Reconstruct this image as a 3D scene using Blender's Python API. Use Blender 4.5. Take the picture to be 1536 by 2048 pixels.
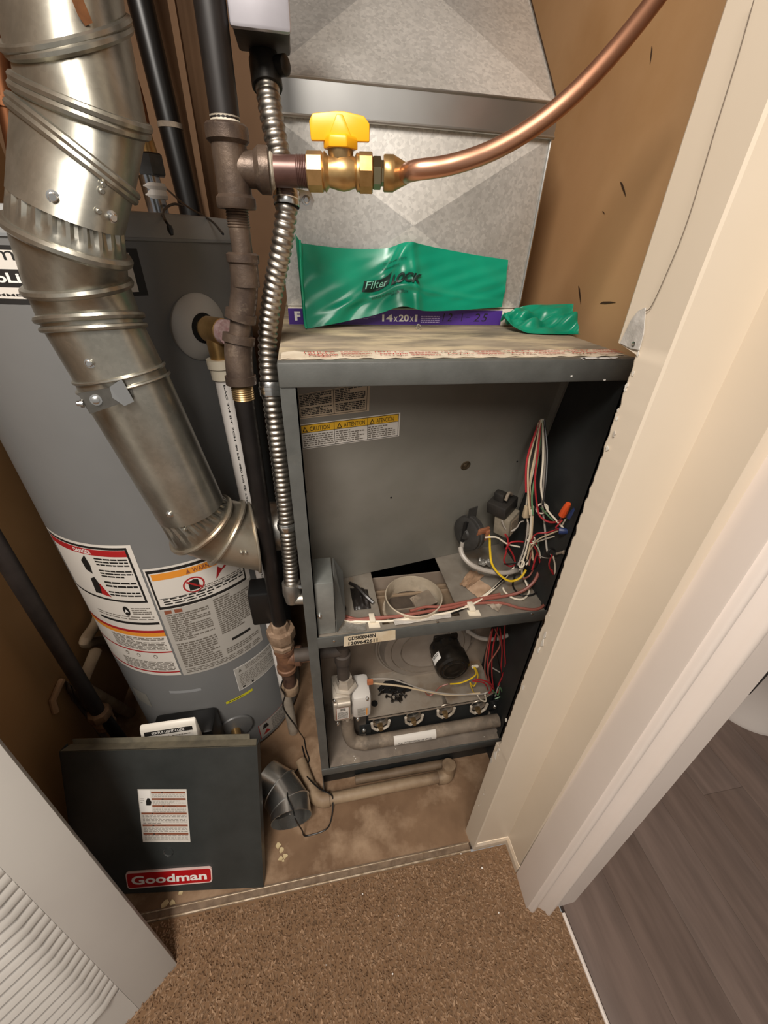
import bpy, bmesh, math, random
import numpy as np
from mathutils import Vector, Matrix
random.seed(7); rng = np.random.default_rng(7)
SC = bpy.context.scene; COL = SC.collection
for o in list(bpy.data.objects): bpy.data.objects.remove(o)

# ------------------------------------------------------------------ camera, light, exposure
FL = -0.13                                   # closet floor height in build coordinates (everything is lifted by 0.13 at the end)
RM = np.array([[0.98351916, -0.17802647, 0.03156973], [-0.07224661, -0.54702467, -0.83399307], [0.16574226, 0.81796735, -0.55087105]])
CP = np.array([0.02943797, -0.46929555, 1.02146531]); FPX = 813.59
cam_d = bpy.data.cameras.new('camera'); cam = bpy.data.objects.new('camera', cam_d); COL.objects.link(cam)
cam_d.sensor_fit = 'HORIZONTAL'; cam_d.sensor_width = 36.0; cam_d.lens = FPX / 1536 * 36.0; cam_d.clip_start = 0.01
cam.matrix_world = Matrix(((RM[0][0], -RM[1][0], -RM[2][0], CP[0]), (RM[0][1], -RM[1][1], -RM[2][1], CP[1]), (RM[0][2], -RM[1][2], -RM[2][2], CP[2]), (0, 0, 0, 1)))
SC.camera = cam
W = bpy.data.worlds.new('world'); SC.world = W; W.use_nodes = True
W.node_tree.nodes['Background'].inputs[0].default_value = (1.0, 0.95, 0.89, 1); W.node_tree.nodes['Background'].inputs[1].default_value = 0.27
def area(name, loc, target, size, power, col):
    l = bpy.data.lights.new(name, 'AREA'); l.shape = 'DISK'; l.size = size; l.energy = power; l.color = col
    o = bpy.data.objects.new(name, l); COL.objects.link(o); o.location = loc
    o.rotation_euler = (Vector(target) - Vector(loc)).to_track_quat('-Z', 'Y').to_euler(); return o
area('hall_ceiling_lamp', (-0.40, -0.88, 2.00), (0.0, -0.1, 0.6), 0.40, 24.0, (1.0, 0.93, 0.85))
area('fill_light_far', (-0.15, -1.45, 1.95), (0.1, 0.0, 0.5), 0.50, 13.0, (1.0, 0.93, 0.85))  # unseen fill added to light the lower furnace from the front
SC.view_settings.view_transform = 'Standard'; SC.view_settings.look = 'None'; SC.view_settings.gamma = 1.0
SC.view_settings.use_curve_mapping = False; SC.view_settings.exposure = 0.12

# ------------------------------------------------------------------ measuring helpers (points of the place on a known plane)
def ray(u, v): return RM.T @ np.array([(u - 768) / FPX, (v - 1024) / FPX, 1.0])
def atX(u, v, x): r = ray(u, v); return Vector(CP + r * (x - CP[0]) / r[0])
def atY(u, v, y): r = ray(u, v); return Vector(CP + r * (y - CP[1]) / r[1])
def atZ(u, v, z): r = ray(u, v); return Vector(CP + r * (z - CP[2]) / r[2])
def atD(u, v, d): return Vector(CP + ray(u, v) * d)
def atP(u, v, o, n):                          # on plane through o with normal n
    r = Vector(ray(u, v)); c = Vector(CP); return c + r * ((o - c).dot(n) / r.dot(n))
def V(*a): return Vector(a)

# ------------------------------------------------------------------ materials
def lin(c):
    if isinstance(c, str): c = tuple(int(c[i:i + 2], 16) / 255 for i in (0, 2, 4))
    return tuple((x / 12.92 if x <= 0.04045 else ((x + 0.055) / 1.055) ** 2.4) for x in c[:3]) + (1.0,)
MATS = {}
def mat(name, c1, c2=None, rough=0.5, metal=0.0, scale=12.0, detail=4.0, lo=0.35, hi=0.65, bump=0.0, bscale=None, spangle=0.0, stain=None, stain_scale=5.0, stain_lo=0.55, stain_hi=0.7, rvar=0.0, spec=0.5, island=0.0, stretch=None, emit=None):
    if name in MATS: return MATS[name]
    m = bpy.data.materials.new(name); m.use_nodes = True; MATS[name] = m
    nt = m.node_tree; N = nt.nodes; L = nt.links; b = N['Principled BSDF']
    b.inputs['Roughness'].default_value = rough; b.inputs['Metallic'].default_value = metal
    b.inputs['Specular IOR Level'].default_value = spec
    b.inputs['Base Color'].default_value = lin(c1)
    tc = N.new('ShaderNodeTexCoord'); vec = tc.outputs['Object']
    if stretch:
        mp = N.new('ShaderNodeMapping'); mp.inputs['Scale'].default_value = stretch; L.new(vec, mp.inputs['Vector']); vec = mp.outputs['Vector']
    col = None
    def noise(s, d=detail, w=None):
        n = N.new('ShaderNodeTexNoise'); n.inputs['Scale'].default_value = s; n.inputs['Detail'].default_value = d; n.inputs['Roughness'].default_value = 0.6
        L.new(vec, n.inputs['Vector']); return n.outputs['Fac']
    def ramp(f, a, c):
        r = N.new('ShaderNodeMapRange'); r.inputs['From Min'].default_value = a; r.inputs['From Max'].default_value = c; L.new(f, r.inputs['Value']); return r.outputs['Result']
    def mix(f, a, c):
        x = N.new('ShaderNodeMix'); x.data_type = 'RGBA'
        if hasattr(f, 'is_linked'): L.new(f, x.inputs[0])
        else: x.inputs[0].default_value = f
        for s, val in ((6, a), (7, c)):
            if hasattr(val, 'is_linked'): L.new(val, x.inputs[s])
            else: x.inputs[s].default_value = val
        return x.outputs[2]
    if c2:
        col = mix(ramp(noise(scale), lo, hi), lin(c1), lin(c2))
    if spangle:
        vo = N.new('ShaderNodeTexVoronoi'); vo.inputs['Scale'].default_value = 260.0; L.new(vec, vo.inputs['Vector'])
        sp = N.new('ShaderNodeSeparateColor'); L.new(vo.outputs['Color'], sp.inputs[0])
        hs = N.new('ShaderNodeHueSaturation'); mr = ramp(sp.outputs[0], 0, 1); mm = N.new('ShaderNodeMapRange')
        mm.inputs['To Min'].default_value = 1 - spangle; mm.inputs['To Max'].default_value = 1 + spangle; L.new(mr, mm.inputs['Value']); L.new(mm.outputs[0], hs.inputs['Value'])
        if col: L.new(col, hs.inputs['Color'])
        else: hs.inputs['Color'].default_value = lin(c1)
        col = hs.outputs['Color']
    if stain:
        col = mix(ramp(noise(stain_scale, 6.0), stain_lo, stain_hi), col if col else lin(c1), lin(stain))
    if island:
        g = N.new('ShaderNodeNewGeometry'); hs = N.new('ShaderNodeHueSaturation'); mm = N.new('ShaderNodeMapRange')
        mm.inputs['To Min'].default_value = 1 - island; mm.inputs['To Max'].default_value = 1 + island; L.new(g.outputs['Random Per Island'], mm.inputs['Value']); L.new(mm.outputs[0], hs.inputs['Value'])
        if col: L.new(col, hs.inputs['Color'])
        else: hs.inputs['Color'].default_value = lin(c1)
        col = hs.outputs['Color']
    if col: L.new(col, b.inputs['Base Color'])
    if rvar:
        mm = N.new('ShaderNodeMapRange'); mm.inputs['To Min'].default_value = max(0.02, rough - rvar); mm.inputs['To Max'].default_value = min(1, rough + rvar); L.new(noise(scale * 1.7), mm.inputs['Value']); L.new(mm.outputs[0], b.inputs['Roughness'])
    if bump:
        bp = N.new('ShaderNodeBump'); bp.inputs['Strength'].default_value = bump; bp.inputs['Distance'].default_value = 0.002
        L.new(noise(bscale or scale * 6, 3.0), bp.inputs['Height']); L.new(bp.outputs[0], b.inputs['Normal'])
    return m
GALV = mat('galvanised', 'c9c7c2', 'a9a7a0', 0.36, 1.0, scale=9, spangle=0.10, rvar=0.08)
DUCT = mat('duct_steel', 'e2dfd9', 'cfccc5', 0.42, 0.6, scale=6, spangle=0.13, rvar=0.10)
DUCT2 = mat('duct_steel_shaded', 'd2d0cb', 'bfbdb8', 0.36, 0.6, scale=6, spangle=0.13, rvar=0.10)  # darker copy of the duct steel, facet reflection put into the colour
VENT = mat('vent_steel', 'bcb9ae', '9b988d', 0.34, 0.9, scale=11, spangle=0.05, stain='8a6f52', stain_scale=4, stain_lo=0.58, stain_hi=0.78, rvar=0.10)
VENTR = mat('vent_rusty', 'b9b0a0', 'a39885', 0.40, 0.8, scale=14, stain='94745a', stain_scale=10, stain_lo=0.55, stain_hi=0.75, rvar=0.10)
BRIGHT = mat('bright_zinc', 'd8d8d6', None, 0.25, 1.0)
CONDUIT = mat('conduit_steel', 'b9b2a8', '8d867d', 0.38, 1.0, scale=40, rvar=0.1)
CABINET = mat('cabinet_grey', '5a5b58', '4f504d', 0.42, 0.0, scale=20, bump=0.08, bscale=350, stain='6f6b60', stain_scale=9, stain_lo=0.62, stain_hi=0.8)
CABDARK = mat('cabinet_shaded', '2a2c2c', '1f2121', 0.5, 0.0, scale=10)  # cabinet grey darkened, shade of interior and recesses put into the colour
PANELG = mat('blower_panel_grey', '85827a', '78756c', 0.34, 0.15, scale=5, stain='6c685f', stain_scale=3, stain_lo=0.5, stain_hi=0.8, rvar=0.08)
DUSTY = mat('dusty_metal', '857869', '675c50', 0.7, 0.1, scale=14, stain='9a8b79', stain_scale=30, stain_lo=0.5, stain_hi=0.7)
DUSTPAN = mat('dusty_pan', '82766a', '6c6156', 0.75, 0.0, scale=10, stain='978a7a', stain_scale=25, stain_lo=0.52, stain_hi=0.75)
SHELFM = mat('shelf_metal', '989084', '7c7368', 0.5, 0.3, scale=12, stain='8a6e4f', stain_scale=14, stain_lo=0.58, stain_hi=0.75, rvar=0.1)
PLATE = mat('burner_plate', 'b9aea0', '9a8c7b', 0.5, 0.55, scale=10, stain='8a6a48', stain_scale=9, stain_lo=0.52, stain_hi=0.75)
IRON = mat('black_iron', '453b35', '2d2724', 0.38, 0.35, scale=20, bump=0.12, bscale=160, rvar=0.12)
IRONB = mat('brown_iron', '6a5a4d', '4c3f37', 0.40, 0.45, scale=24, bump=0.18, bscale=220, stain='8a7a6a', stain_scale=40, stain_lo=0.6, stain_hi=0.75, rvar=0.1)
RUSTY = mat('rusty_fitting', '9a826c', '7a634f', 0.55, 0.3, scale=40, stain='bfa48c', stain_scale=50, stain_lo=0.58, stain_hi=0.72, bump=0.15, bscale=260)
BLACKPIPE = mat('blackened_pipe', '211c1a', '120f0e', 0.42, 0.2, scale=14, rvar=0.12, stain='4a3d33', stain_scale=22, stain_lo=0.66, stain_hi=0.8)
PURPLEPIPE = mat('sealed_nipple', '6e5048', '553d38', 0.35, 0.4, scale=30, stain='a08a80', stain_scale=60, stain_lo=0.64, stain_hi=0.74)
DOPE = mat('pipe_dope', 'c9c0b0', '8f8574', 0.7, scale=90)
BRASS = mat('brass', 'd6b27c', 'b08c58', 0.36, 0.85, scale=30, rvar=0.1)
BRASSD = mat('dull_brass', 'a58a62', '846d4c', 0.40, 0.8, scale=30, rvar=0.1)
COPPER = mat('copper', 'd9a589', 'c68f70', 0.36, 0.92, scale=7, rvar=0.08)
YELLOW = mat('yellow_plastic', 'f5b21a', None, 0.35)
TANK = mat('tank_grey', '70706f', '6b6b6a', 0.34, 0.0, scale=4, rvar=0.05)
WHITEP = mat('white_plastic', 'e6e0d4', None, 0.4)
PVC = mat('white_pvc', 'e8e2dc', None, 0.35)
PVCD = mat('dirty_pvc', 'a58f74', '8b745b', 0.6, scale=18, stain='6d5844', stain_scale=12, stain_lo=0.56, stain_hi=0.74)
BLACK = mat('black_plastic', '141414', None, 0.38)
DARK = mat('dark_void', '0b0a09', None, 0.8)
MOTOR = mat('motor_black', '1b1815', '2c2721', 0.25, 0.2, scale=25)
WALLB = mat('brown_wall', 'bb946a', 'b28a60', 0.75, scale=3, bump=0.05, bscale=40, stain='a17646', stain_scale=2.5, stain_lo=0.5, stain_hi=0.8)
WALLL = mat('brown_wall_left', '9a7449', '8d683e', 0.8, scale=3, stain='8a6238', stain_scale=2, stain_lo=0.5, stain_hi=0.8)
TRIM = mat('trim_paint', 'd3c5b2', 'cec0ac', 0.38, scale=3, bump=0.03, bscale=60)
TRIMW = mat('casing_paint', 'dfd3ca', 'dacec4', 0.33, scale=3, bump=0.03, bscale=60)
RAW = mat('raw_wood', 'fbeedb', 'f0dcc0', 0.7, scale=50)
PLASTER = mat('broken_plaster', 'e8e2d6', 'b9b0a4', 0.85, scale=60)
MUD = mat('patched_plaster', 'c9c4bd', 'a8a39c', 0.7, scale=45, bump=0.5, bscale=90)
FLOORC = mat('closet_floor', '8d7055', '72573f', 0.8, scale=7, stain='a68b70', stain_scale=13, stain_lo=0.5, stain_hi=0.72, bump=0.15, bscale=90)
CARPET = mat('carpet', 'ac8f74', '9a7d63', 0.95, scale=25, island=0.18, spec=0.1)
CARPETB = mat('carpet_backing', '7f644c', None, 1.0, spec=0.0)
WOOD = mat('grey_wood', '75635a', '62524a', 0.45, scale=5, stretch=(7, 0.8, 1), island=0.08, rvar=0.06)
LOUV = mat('louver_paint', 'b9b4ad', 'b2aca6', 0.42, scale=3)
GREEN = mat('green_plastic', '0a9170', '078063', 0.30, scale=6)
PURPLE = mat('purple_card', '4a2d86', None, 0.45)
CARD = mat('white_card', 'e4dccd', None, 0.6)
CARDB = mat('brown_card', 'a3856a', '8a6d54', 0.8, scale=40)
FOILT = mat('printed_tape', 'e8dcc8', 'cdbfa8', 0.5, 0.1, scale=30, stain='c98c7c', stain_scale=45, stain_lo=0.6, stain_hi=0.7)
FOIL = mat('foil', 'dedad2', 'b8b2a8', 0.28, 0.8, scale=60, bump=0.7, bscale=120)
TOPM = mat('dusty_top', 'a89a85', '7d7364', 0.7, 0.1, scale=9, stretch=(1, 3, 1), stain='c9b898', stain_scale=8, stain_lo=0.48, stain_hi=0.66)
INK = mat('black_ink', '1a1816', None, 0.6)
INKR = mat('red_ink', 'a82224', None, 0.5)
INKO = mat('orange_ink', 'e09030', None, 0.5)
INKY = mat('yellow_ink', 'e3b02c', None, 0.5)
INKYL = mat('yellow_tape', 'd8cf2c', None, 0.5)
INKG = mat('grey_text', '6e675e', None, 0.7)
INKBR = mat('brown_ink', '8a5038', None, 0.6)
LABEL = mat('label_white', 'd9d3ca', None, 0.42)
LABELC = mat('label_cream', 'b7a48c', None, 0.5)
LABELG = mat('label_grey', 'b3aea6', None, 0.45)
LOGOR = mat('logo_red', 'b3161c', None, 0.3)
WHITE = mat('pure_white', 'f0ece6', None, 0.4)
CERAMIC = mat('ceramic', 'cfc6bf', None, 0.15)
WW = {k: mat('wire_' + k, c, None, 0.4) for k, c in dict(white='e3d8c4', red='a3262c', yellow='d8b321', black='12100f', blue='3b4a66', brown='8f5448', green='5c7f5a', grey='a79f95', orange='e2592a', navy='2c3a66', tan='c7b394').items()}

# ------------------------------------------------------------------ mesh builder
class MB:
    def __init__(s): s.v = []; s.f = []; s.m = []
    def add(s, vs, fs, m=0):
        n = len(s.v); s.v += [Vector(v) for v in vs]; s.f += [tuple(i + n for i in f) for f in fs]; s.m += [m] * len(fs); return s
    def box(s, x0, y0, z0, x1, y1, z1, m=0):
        return s.obox(V((x0 + x1) / 2, (y0 + y1) / 2, (z0 + z1) / 2), V(abs(x1 - x0) / 2, 0, 0), V(0, abs(y1 - y0) / 2, 0), V(0, 0, abs(z1 - z0) / 2), m)
    def obox(s, c, a, b, d, m=0):
        c = Vector(c); a = Vector(a); b = Vector(b); d = Vector(d)
        if a.cross(b).dot(d) < 0: d = -d
        vs = [c - a - b - d, c + a - b - d, c + a + b - d, c - a + b - d, c - a - b + d, c + a - b + d, c + a + b + d, c - a + b + d]
        return s.add(vs, [(0, 3, 2, 1), (4, 5, 6, 7), (0, 1, 5, 4), (1, 2, 6, 5), (2, 3, 7, 6), (3, 0, 4, 7)], m)
    def rings(s, rs, closed=True, cap=True, m=0, loop=False):
        n = len(rs[0]); vs = [p for r in rs for p in r]; fs = []
        K = len(rs)
        for i in range(K if loop else K - 1):
            i2 = (i + 1) % K
            for j in range(n if closed else n - 1):
                j2 = (j + 1) % n; fs.append((i * n + j, i * n + j2, i2 * n + j2, i2 * n + j))
        if cap and not loop: fs += [tuple(range(n - 1, -1, -1)), tuple((K - 1) * n + j for j in range(n))]
        return s.add(vs, fs, m)
    def tube(s, pts, r, seg=12, cap=True, m=0, loop=False):
        pts = [Vector(p) for p in pts]; n = len(pts); rs = []; up = None
        for i in range(n):
            if loop: t = pts[(i + 1) % n] - pts[i - 1]
            else: t = pts[min(i + 1, n - 1)] - pts[max(i - 1, 0)]
            t = t.normalized()
            if up is None:
                up = Vector((0, 0, 1)) if abs(t.z) < 0.9 else Vector((1, 0, 0))
            up = (up - t * up.dot(t)).normalized(); sd = t.cross(up)
            rr = r[i] if hasattr(r, '__len__') else r
            rs.append([pts[i] + (up * math.cos(2 * math.pi * k / seg) + sd * math.sin(2 * math.pi * k / seg)) * rr for k in range(seg)])
        return s.rings(rs, True, cap, m, loop)
    def lathe(s, o, ax, prof, seg=24, m=0, cap=True):       # prof: (radius, height along ax)
        o = Vector(o); ax = Vector(ax).normalized(); u = ax.orthogonal().normalized(); w = ax.cross(u)
        return s.rings([[o + ax * h + (u * math.cos(2 * math.pi * k / seg) + w * math.sin(2 * math.pi * k / seg)) * max(r, 1e-5) for k in range(seg)] for r, h in prof], True, cap, m)
    def prism(s, poly, n, m=0):                             # closed 3D polygon, pushed by n
        poly = [Vector(p) for p in poly]; n = Vector(n); k = len(poly)
        vs = poly + [p + n for p in poly]
        return s.add(vs, [tuple(range(k))[::-1], tuple(range(k, 2 * k))] + [(i, (i + 1) % k, (i + 1) % k + k, i + k) for i in range(k)], m)
    def grid(s, fn, nu, nv, m=0):
        vs = [fn(i / nu, j / nv) for j in range(nv + 1) for i in range(nu + 1)]
        return s.add(vs, [(j * (nu + 1) + i, j * (nu + 1) + i + 1, (j + 1) * (nu + 1) + i + 1, (j + 1) * (nu + 1) + i) for j in range(nv) for i in range(nu)], m)
ROOT = {}
def mesh_of(mb, name, o):
    me = bpy.data.meshes.new(name); me.from_pydata([tuple(v - o) for v in mb.v], [], mb.f); me.update(); return me
def build(name, mb, mats, parent=None, label=None, cat=None, group=None, kind=None, bevel=0.0, ang=35, flat=False, solid=0.0, recalc=True):
    if parent is not None: o = ROOT[parent.name]
    else:
        a = np.array([tuple(v) for v in mb.v]); mn = a.min(0); mx = a.max(0); o = V((mn[0] + mx[0]) / 2, (mn[1] + mx[1]) / 2, mn[2])
    me = mesh_of(mb, name, o)
    mats = mats if isinstance(mats, (list, tuple)) else [mats]
    for m_ in mats: me.materials.append(m_)
    if len(mats) > 1: me.polygons.foreach_set('material_index', mb.m)
    if bevel or recalc or solid:
        bm = bmesh.new(); bm.from_mesh(me)
        if recalc: bmesh.ops.recalc_face_normals(bm, faces=bm.faces)
        if solid: bmesh.ops.solidify(bm, geom=bm.faces[:], thickness=solid)
        if bevel:
            es = [e for e in bm.edges if len(e.link_faces) == 2 and e.calc_face_angle(0) > 0.6]
            bmesh.ops.bevel(bm, geom=es, offset=bevel, segments=2, profile=0.5, affect='EDGES', clamp_overlap=True)
        bm.to_mesh(me); bm.free()
    if not flat:
        me.polygons.foreach_set('use_smooth', [True] * len(me.polygons)); me.set_sharp_from_angle(angle=math.radians(ang))
    ob = bpy.data.objects.new(name, me); COL.objects.link(ob)
    if parent is not None: ob.parent = parent; ROOT[ob.name] = o
    else: ob.location = o; ROOT[ob.name] = o
    tag(ob, label, cat, group, kind); return ob
def tag(o, label=None, cat=None, group=None, kind=None):
    if label: o['label'] = label
    if cat: o['category'] = cat
    if group: o['group'] = group
    if kind: o['kind'] = kind
def thing(name, label, cat, loc, group=None, kind=None):
    o = bpy.data.objects.new(name, None); COL.objects.link(o); o.location = Vector(loc); o.empty_display_size = 0.05
    ROOT[o.name] = Vector(loc); tag(o, label, cat, group, kind); return o
def struct(name, mb, m, label=None, **k): return build(name, mb, m, None, label, None, None, 'structure', **k)
def curve(pts, n=8, closed=False):                          # Catmull-Rom through pts
    P = [Vector(p) for p in pts]; out = []
    K = len(P)
    for i in range(K if closed else K - 1):
        if closed: p0, p1, p2, p3 = P[i - 1], P[i], P[(i + 1) % K], P[(i + 2) % K]
        else: p0, p1, p2, p3 = P[max(i - 1, 0)], P[i], P[i + 1], P[min(i + 2, K - 1)]
        for j in range(n):
            t = j / n; out.append(0.5 * ((2 * p1) + (p2 - p0) * t + (2 * p0 - 5 * p1 + 4 * p2 - p3) * t * t + (3 * p1 - p0 - 3 * p2 + p3) * t ** 3))
    if not closed: out.append(P[-1])
    return out
TXT = {}
def text2d(s, bold=0.0, shear=0.0):
    key = (s, bold, shear)
    if key in TXT: return TXT[key]
    c = bpy.data.curves.new('t', 'FONT'); c.body = s; c.size = 1.0; c.offset = bold; c.shear = shear; c.resolution_u = 3
    o = bpy.data.objects.new('t', c); me = bpy.data.meshes.new_from_object(o)
    vs = [(v.co.x, v.co.y) for v in me.vertices]; fs = [tuple(p.vertices) for p in me.polygons]
    bpy.data.objects.remove(o); bpy.data.curves.remove(c); bpy.data.meshes.remove(me)
    xs = [v[0] for v in vs]; ys = [v[1] for v in vs]; x0, x1, y0, y1 = min(xs), max(xs), min(ys), max(ys)
    TXT[key] = ([((x - x0), (y - y0)) for x, y in vs], fs, x1 - x0, y1 - y0); return TXT[key]
class Decal:                                                # flat print on any surface: fn(s, t, off) -> point
    def __init__(s, fn, mats): s.fn = fn; s.mb = MB(); s.mats = mats; s.lv = 0
    def mi(s, m):
        if m not in s.mats: s.mats.append(m)
        return s.mats.index(m)
    def rect(s, a, b, c, d, m, lv=1, nu=1, nv=1):
        s.mb.grid(lambda i, j: s.fn(a + (c - a) * i, b + (d - b) * j, lv * 0.00025), nu, nv, s.mi(m)); return s
    def poly(s, pts, m, lv=2): s.mb.add([s.fn(x, y, lv * 0.00025) for x, y in pts], [tuple(range(len(pts)))], s.mi(m)); return s
    def frame(s, a, b, c, d, w, h, m, lv=2, nu=1):
        s.rect(a, b, c, b + h, m, lv, nu); s.rect(a, d - h, c, d, m, lv, nu); s.rect(a, b, a + w, d, m, lv); s.rect(c - w, b, c, d, m, lv); return s
    def disc(s, x, y, rx, ry, m, lv=2, n=20): return s.poly([(x + rx * math.cos(2 * math.pi * k / n), y + ry * math.sin(2 * math.pi * k / n)) for k in range(n)], m, lv)
    def text(s, st, x, y, w, h, m, lv=3, bold=0.0, shear=0.0, keep=None):
        vs, fs, tw, th = text2d(st, bold, shear)
        s.mb.add([s.fn(x + vx / tw * w, y + vy / th * h, lv * 0.00025) for vx, vy in vs], fs, s.mi(m)); return s
    def lines(s, a, b, c, d, n, m, lv=2, fill=0.55, words=(0.06, 0.16)):     # rows of small print
        hh = (d - b) / n
        for i in range(n):
            y = d - hh * (i + 0.5); x = a
            end = c if random.random() < 0.75 else a + (c - a) * random.uniform(0.4, 0.9)
            while x < end - 0.01 * (c - a):
                w = (c - a) * random.uniform(*words); x2 = min(x + w, end)
                s.rect(x, y - hh * fill / 2, x2, y + hh * fill / 2, m, lv); x = x2 + (c - a) * 0.025
        return s
def planar(o, ex, ey, n):                                    # s,t in metres along unit ex, ey
    o = Vector(o); return lambda a, b, off=0.0: o + ex * a + ey * b + n * off
def quad(tl, tr, br, bl, n):                                 # s,t in 0..1 over a quad
    tl, tr, br, bl = map(Vector, (tl, tr, br, bl))
    return lambda a, b, off=0.0: (bl * (1 - a) + br * a) * (1 - b) + (tl * (1 - a) + tr * a) * b + n * off
def hexnut(mb, o, ax, r, h, m=0):
    mb.lathe(o, ax, [(r * 0.92, 0), (r, h * 0.12), (r, h * 0.88), (r * 0.92, h)], 6, m)
def screw_part(parent, p, n, r=0.004, m=None, name='screw'):
    mb = MB(); p = Vector(p); n = Vector(n).normalized()
    mb.lathe(p - n * 0.002, n, [(r * 1.35, 0), (r * 1.35, 0.0026), (r * 0.9, 0.0028), (r * 0.9, 0.0055), (r * 0.7, 0.006)], 12)
    return build(name, mb, m or BRIGHT, parent)
def wire(parent, name, pts, r, m, n=7, seg=7, **k):
    mb = MB(); mb.tube(curve(pts, n), r, seg); return build(name, mb, m, parent, **k)

# ================================================================== THE SETTING
struct('floor', MB().box(-0.57, -0.152, FL - 0.05, 0.49, 0.80, FL), FLOORC, 'dusty tan closet floor with grey dirt stains')
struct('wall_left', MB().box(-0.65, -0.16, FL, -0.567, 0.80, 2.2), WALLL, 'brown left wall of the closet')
WALLD = mat('brown_wall_shaded', '6f5135', '5f442b', 0.8, scale=3)  # closet shade behind the heater is put into this darker brown
struct('wall_back', MB().box(-0.65, 0.80, FL, 0.60, 0.86, 2.2), WALLD, 'brown back wall behind the water heater, darkened for shade')
struct('ceiling', MB().box(-0.65, -0.16, 2.2, 0.60, 0.86, 2.25), WALLL, 'closet ceiling')
wr = struct('wall_right', MB().box(0.487, -0.125, FL, 0.56, 0.80, 2.2), WALLB, 'tan brown right closet wall with scuffs')
for k, (u, v, l, a) in enumerate([(1303, 110, 0.009, 1.2), (1247, 378, 0.014, 0.7), (1216, 606, 0.018, -0.15), (1160, 590, 0.016, 0.9), (1208, 425, 0.004, 0.5)]):
    p = atX(u, v, 0.487); d = V(0, math.cos(a), math.sin(a)); q = V(0, -math.sin(a), math.cos(a))
    build('scuff', MB().prism([p - d * l - V(0.0004, 0, 0), p - d * l * .3 + q * l * 0.10 - V(0.0004, 0, 0), p + d * l * .6 + q * l * 0.13 - V(0.0004, 0, 0), p + d * l - V(0.0004, 0, 0), p + d * l * .2 - q * l * 0.05 - V(0.0004, 0, 0)], (-0.0006, 0, 0)), mat('scuff_dark', '3a2614', None, 0.8), wr)
WPAINT = mat('hall_paint', 'd8cdbf', None, 0.8)
struct('wall_front', MB().box(-0.65, -0.29, 1.92, 0.60, -0.16, 2.31), WPAINT, 'painted wall above the closet opening')
struct('wall_hall', MB().box(-1.6, -0.25, FL, -0.65, -0.16, 2.31), WPAINT, 'painted hall wall left of the closet')
struct('wall_bathroom', MB().box(0.56, 0.50, FL, 1.85, 0.55, 2.31), WPAINT, 'painted wall behind the toilet')
struct('ceiling_hall', MB().box(-1.6, -2.2, 2.31, 1.8, -0.16, 2.36), WPAINT, 'white hall ceiling')
# carpet and hall floor
CZ = FL + 0.002
struct('floor_carpet', MB().box(-1.6, -2.0, FL - 0.05, 0.472, -0.170, CZ), CARPETB, 'brown carpet floor of the hall')
def carpet():
    sp = 0.0042; xs = np.arange(-0.62, 0.468, sp); ys = np.arange(-0.60, -0.172, sp)
    X, Y = np.meshgrid(xs, ys); X = X.ravel() + rng.uniform(-.5, .5, X.size) * sp * 1.2; Y = Y.ravel() + rng.uniform(-.5, .5, Y.size) * sp * 1.2
    keep = ~((Y > -0.2225) & (X > 0.403)) & ~((Y <= -0.2225) & (Y > -0.2865) & (X > 0.4015)) & (X < 0.4705) & (Y < -0.1705) & (rng.uniform(0, 1, X.size) > 0.05); X, Y = X[keep], Y[keep]; n = X.size
    h = rng.uniform(0.004, 0.008, n); a = rng.uniform(0, 6.28, n); r = rng.uniform(0.0017, 0.0030, n); lx = rng.normal(0, 0.0022, n); ly = rng.normal(-0.0025, 0.003, n)
    V_ = np.zeros((n, 5, 3))
    for k in range(4):
        V_[:, k, 0] = X + r * np.cos(a + k * math.pi / 2); V_[:, k, 1] = Y + r * np.sin(a + k * math.pi / 2); V_[:, k, 2] = CZ - 0.0005
    V_[:, 4, 0] = X + lx; V_[:, 4, 1] = Y + ly; V_[:, 4, 2] = CZ + h
    base = np.arange(n)[:, None, None] * 5; F = (base + np.array([[0, 1, 4], [1, 2, 4], [2, 3, 4], [3, 0, 4]])[None]).reshape(-1, 3)
    me = bpy.data.meshes.new('carpet_pile'); me.from_pydata(V_.reshape(-1, 3).tolist(), [], F.tolist()); me.materials.append(CARPET)
    o = bpy.data.objects.new('carpet_pile', me); COL.objects.link(o); tag(o, 'short brown twist pile of the hall carpet', 'carpet', None, 'stuff')
carpet()
fw = thing('floor_wood', 'grey brown wood plank floor beyond the white edge strip', None, (0.9, -0.5, FL - 0.02), None, 'structure')
wdt = 0.118
for k in range(14):
    x0 = 0.482 + k * wdt; cuts = [-2.0, -0.9 + 0.37 * ((k * 5) % 3), 0.25 + 0.3 * ((k * 2) % 3), 1.6]
    for a, b in zip(cuts[:-1], cuts[1:]):
        build('plank', MB().box(x0 + 0.0002, a + 0.0002, FL - 0.02, x0 + wdt - 0.0002, b - 0.0002, FL), WOOD, fw, bevel=0.0004)
struct('trim_1', MB().tube([V(0.4775, -2.0, FL + 0.001), V(0.476, -0.30, FL + 0.001)], 0.0042, 8), TRIMW, 'thin white edge strip between carpet and wood floor')
tr = thing('trim_2', 'scratched metal strip along the edge of the carpet', None, (-0.05, -0.16, FL), None, 'structure')
build('strip', MB().box(-0.567, -0.170, FL - 0.002, 0.322, -0.150, FL + 0.0015), mat('strip_metal', '8a7560', '6c5947', 0.5, 0.2, scale=60), tr)
build('rail', MB().box(-0.567, -0.1685, FL, 0.322, -0.1655, FL + 0.004), mat('rail_worn', 'd8c7b0', '9a8468', 0.45, 0.3, scale=70), tr, bevel=0.0008)
build('rail', MB().box(-0.567, -0.1545, FL, 0.322, -0.1525, FL + 0.0035), MATS['rail_worn'], tr, bevel=0.0008)

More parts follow.
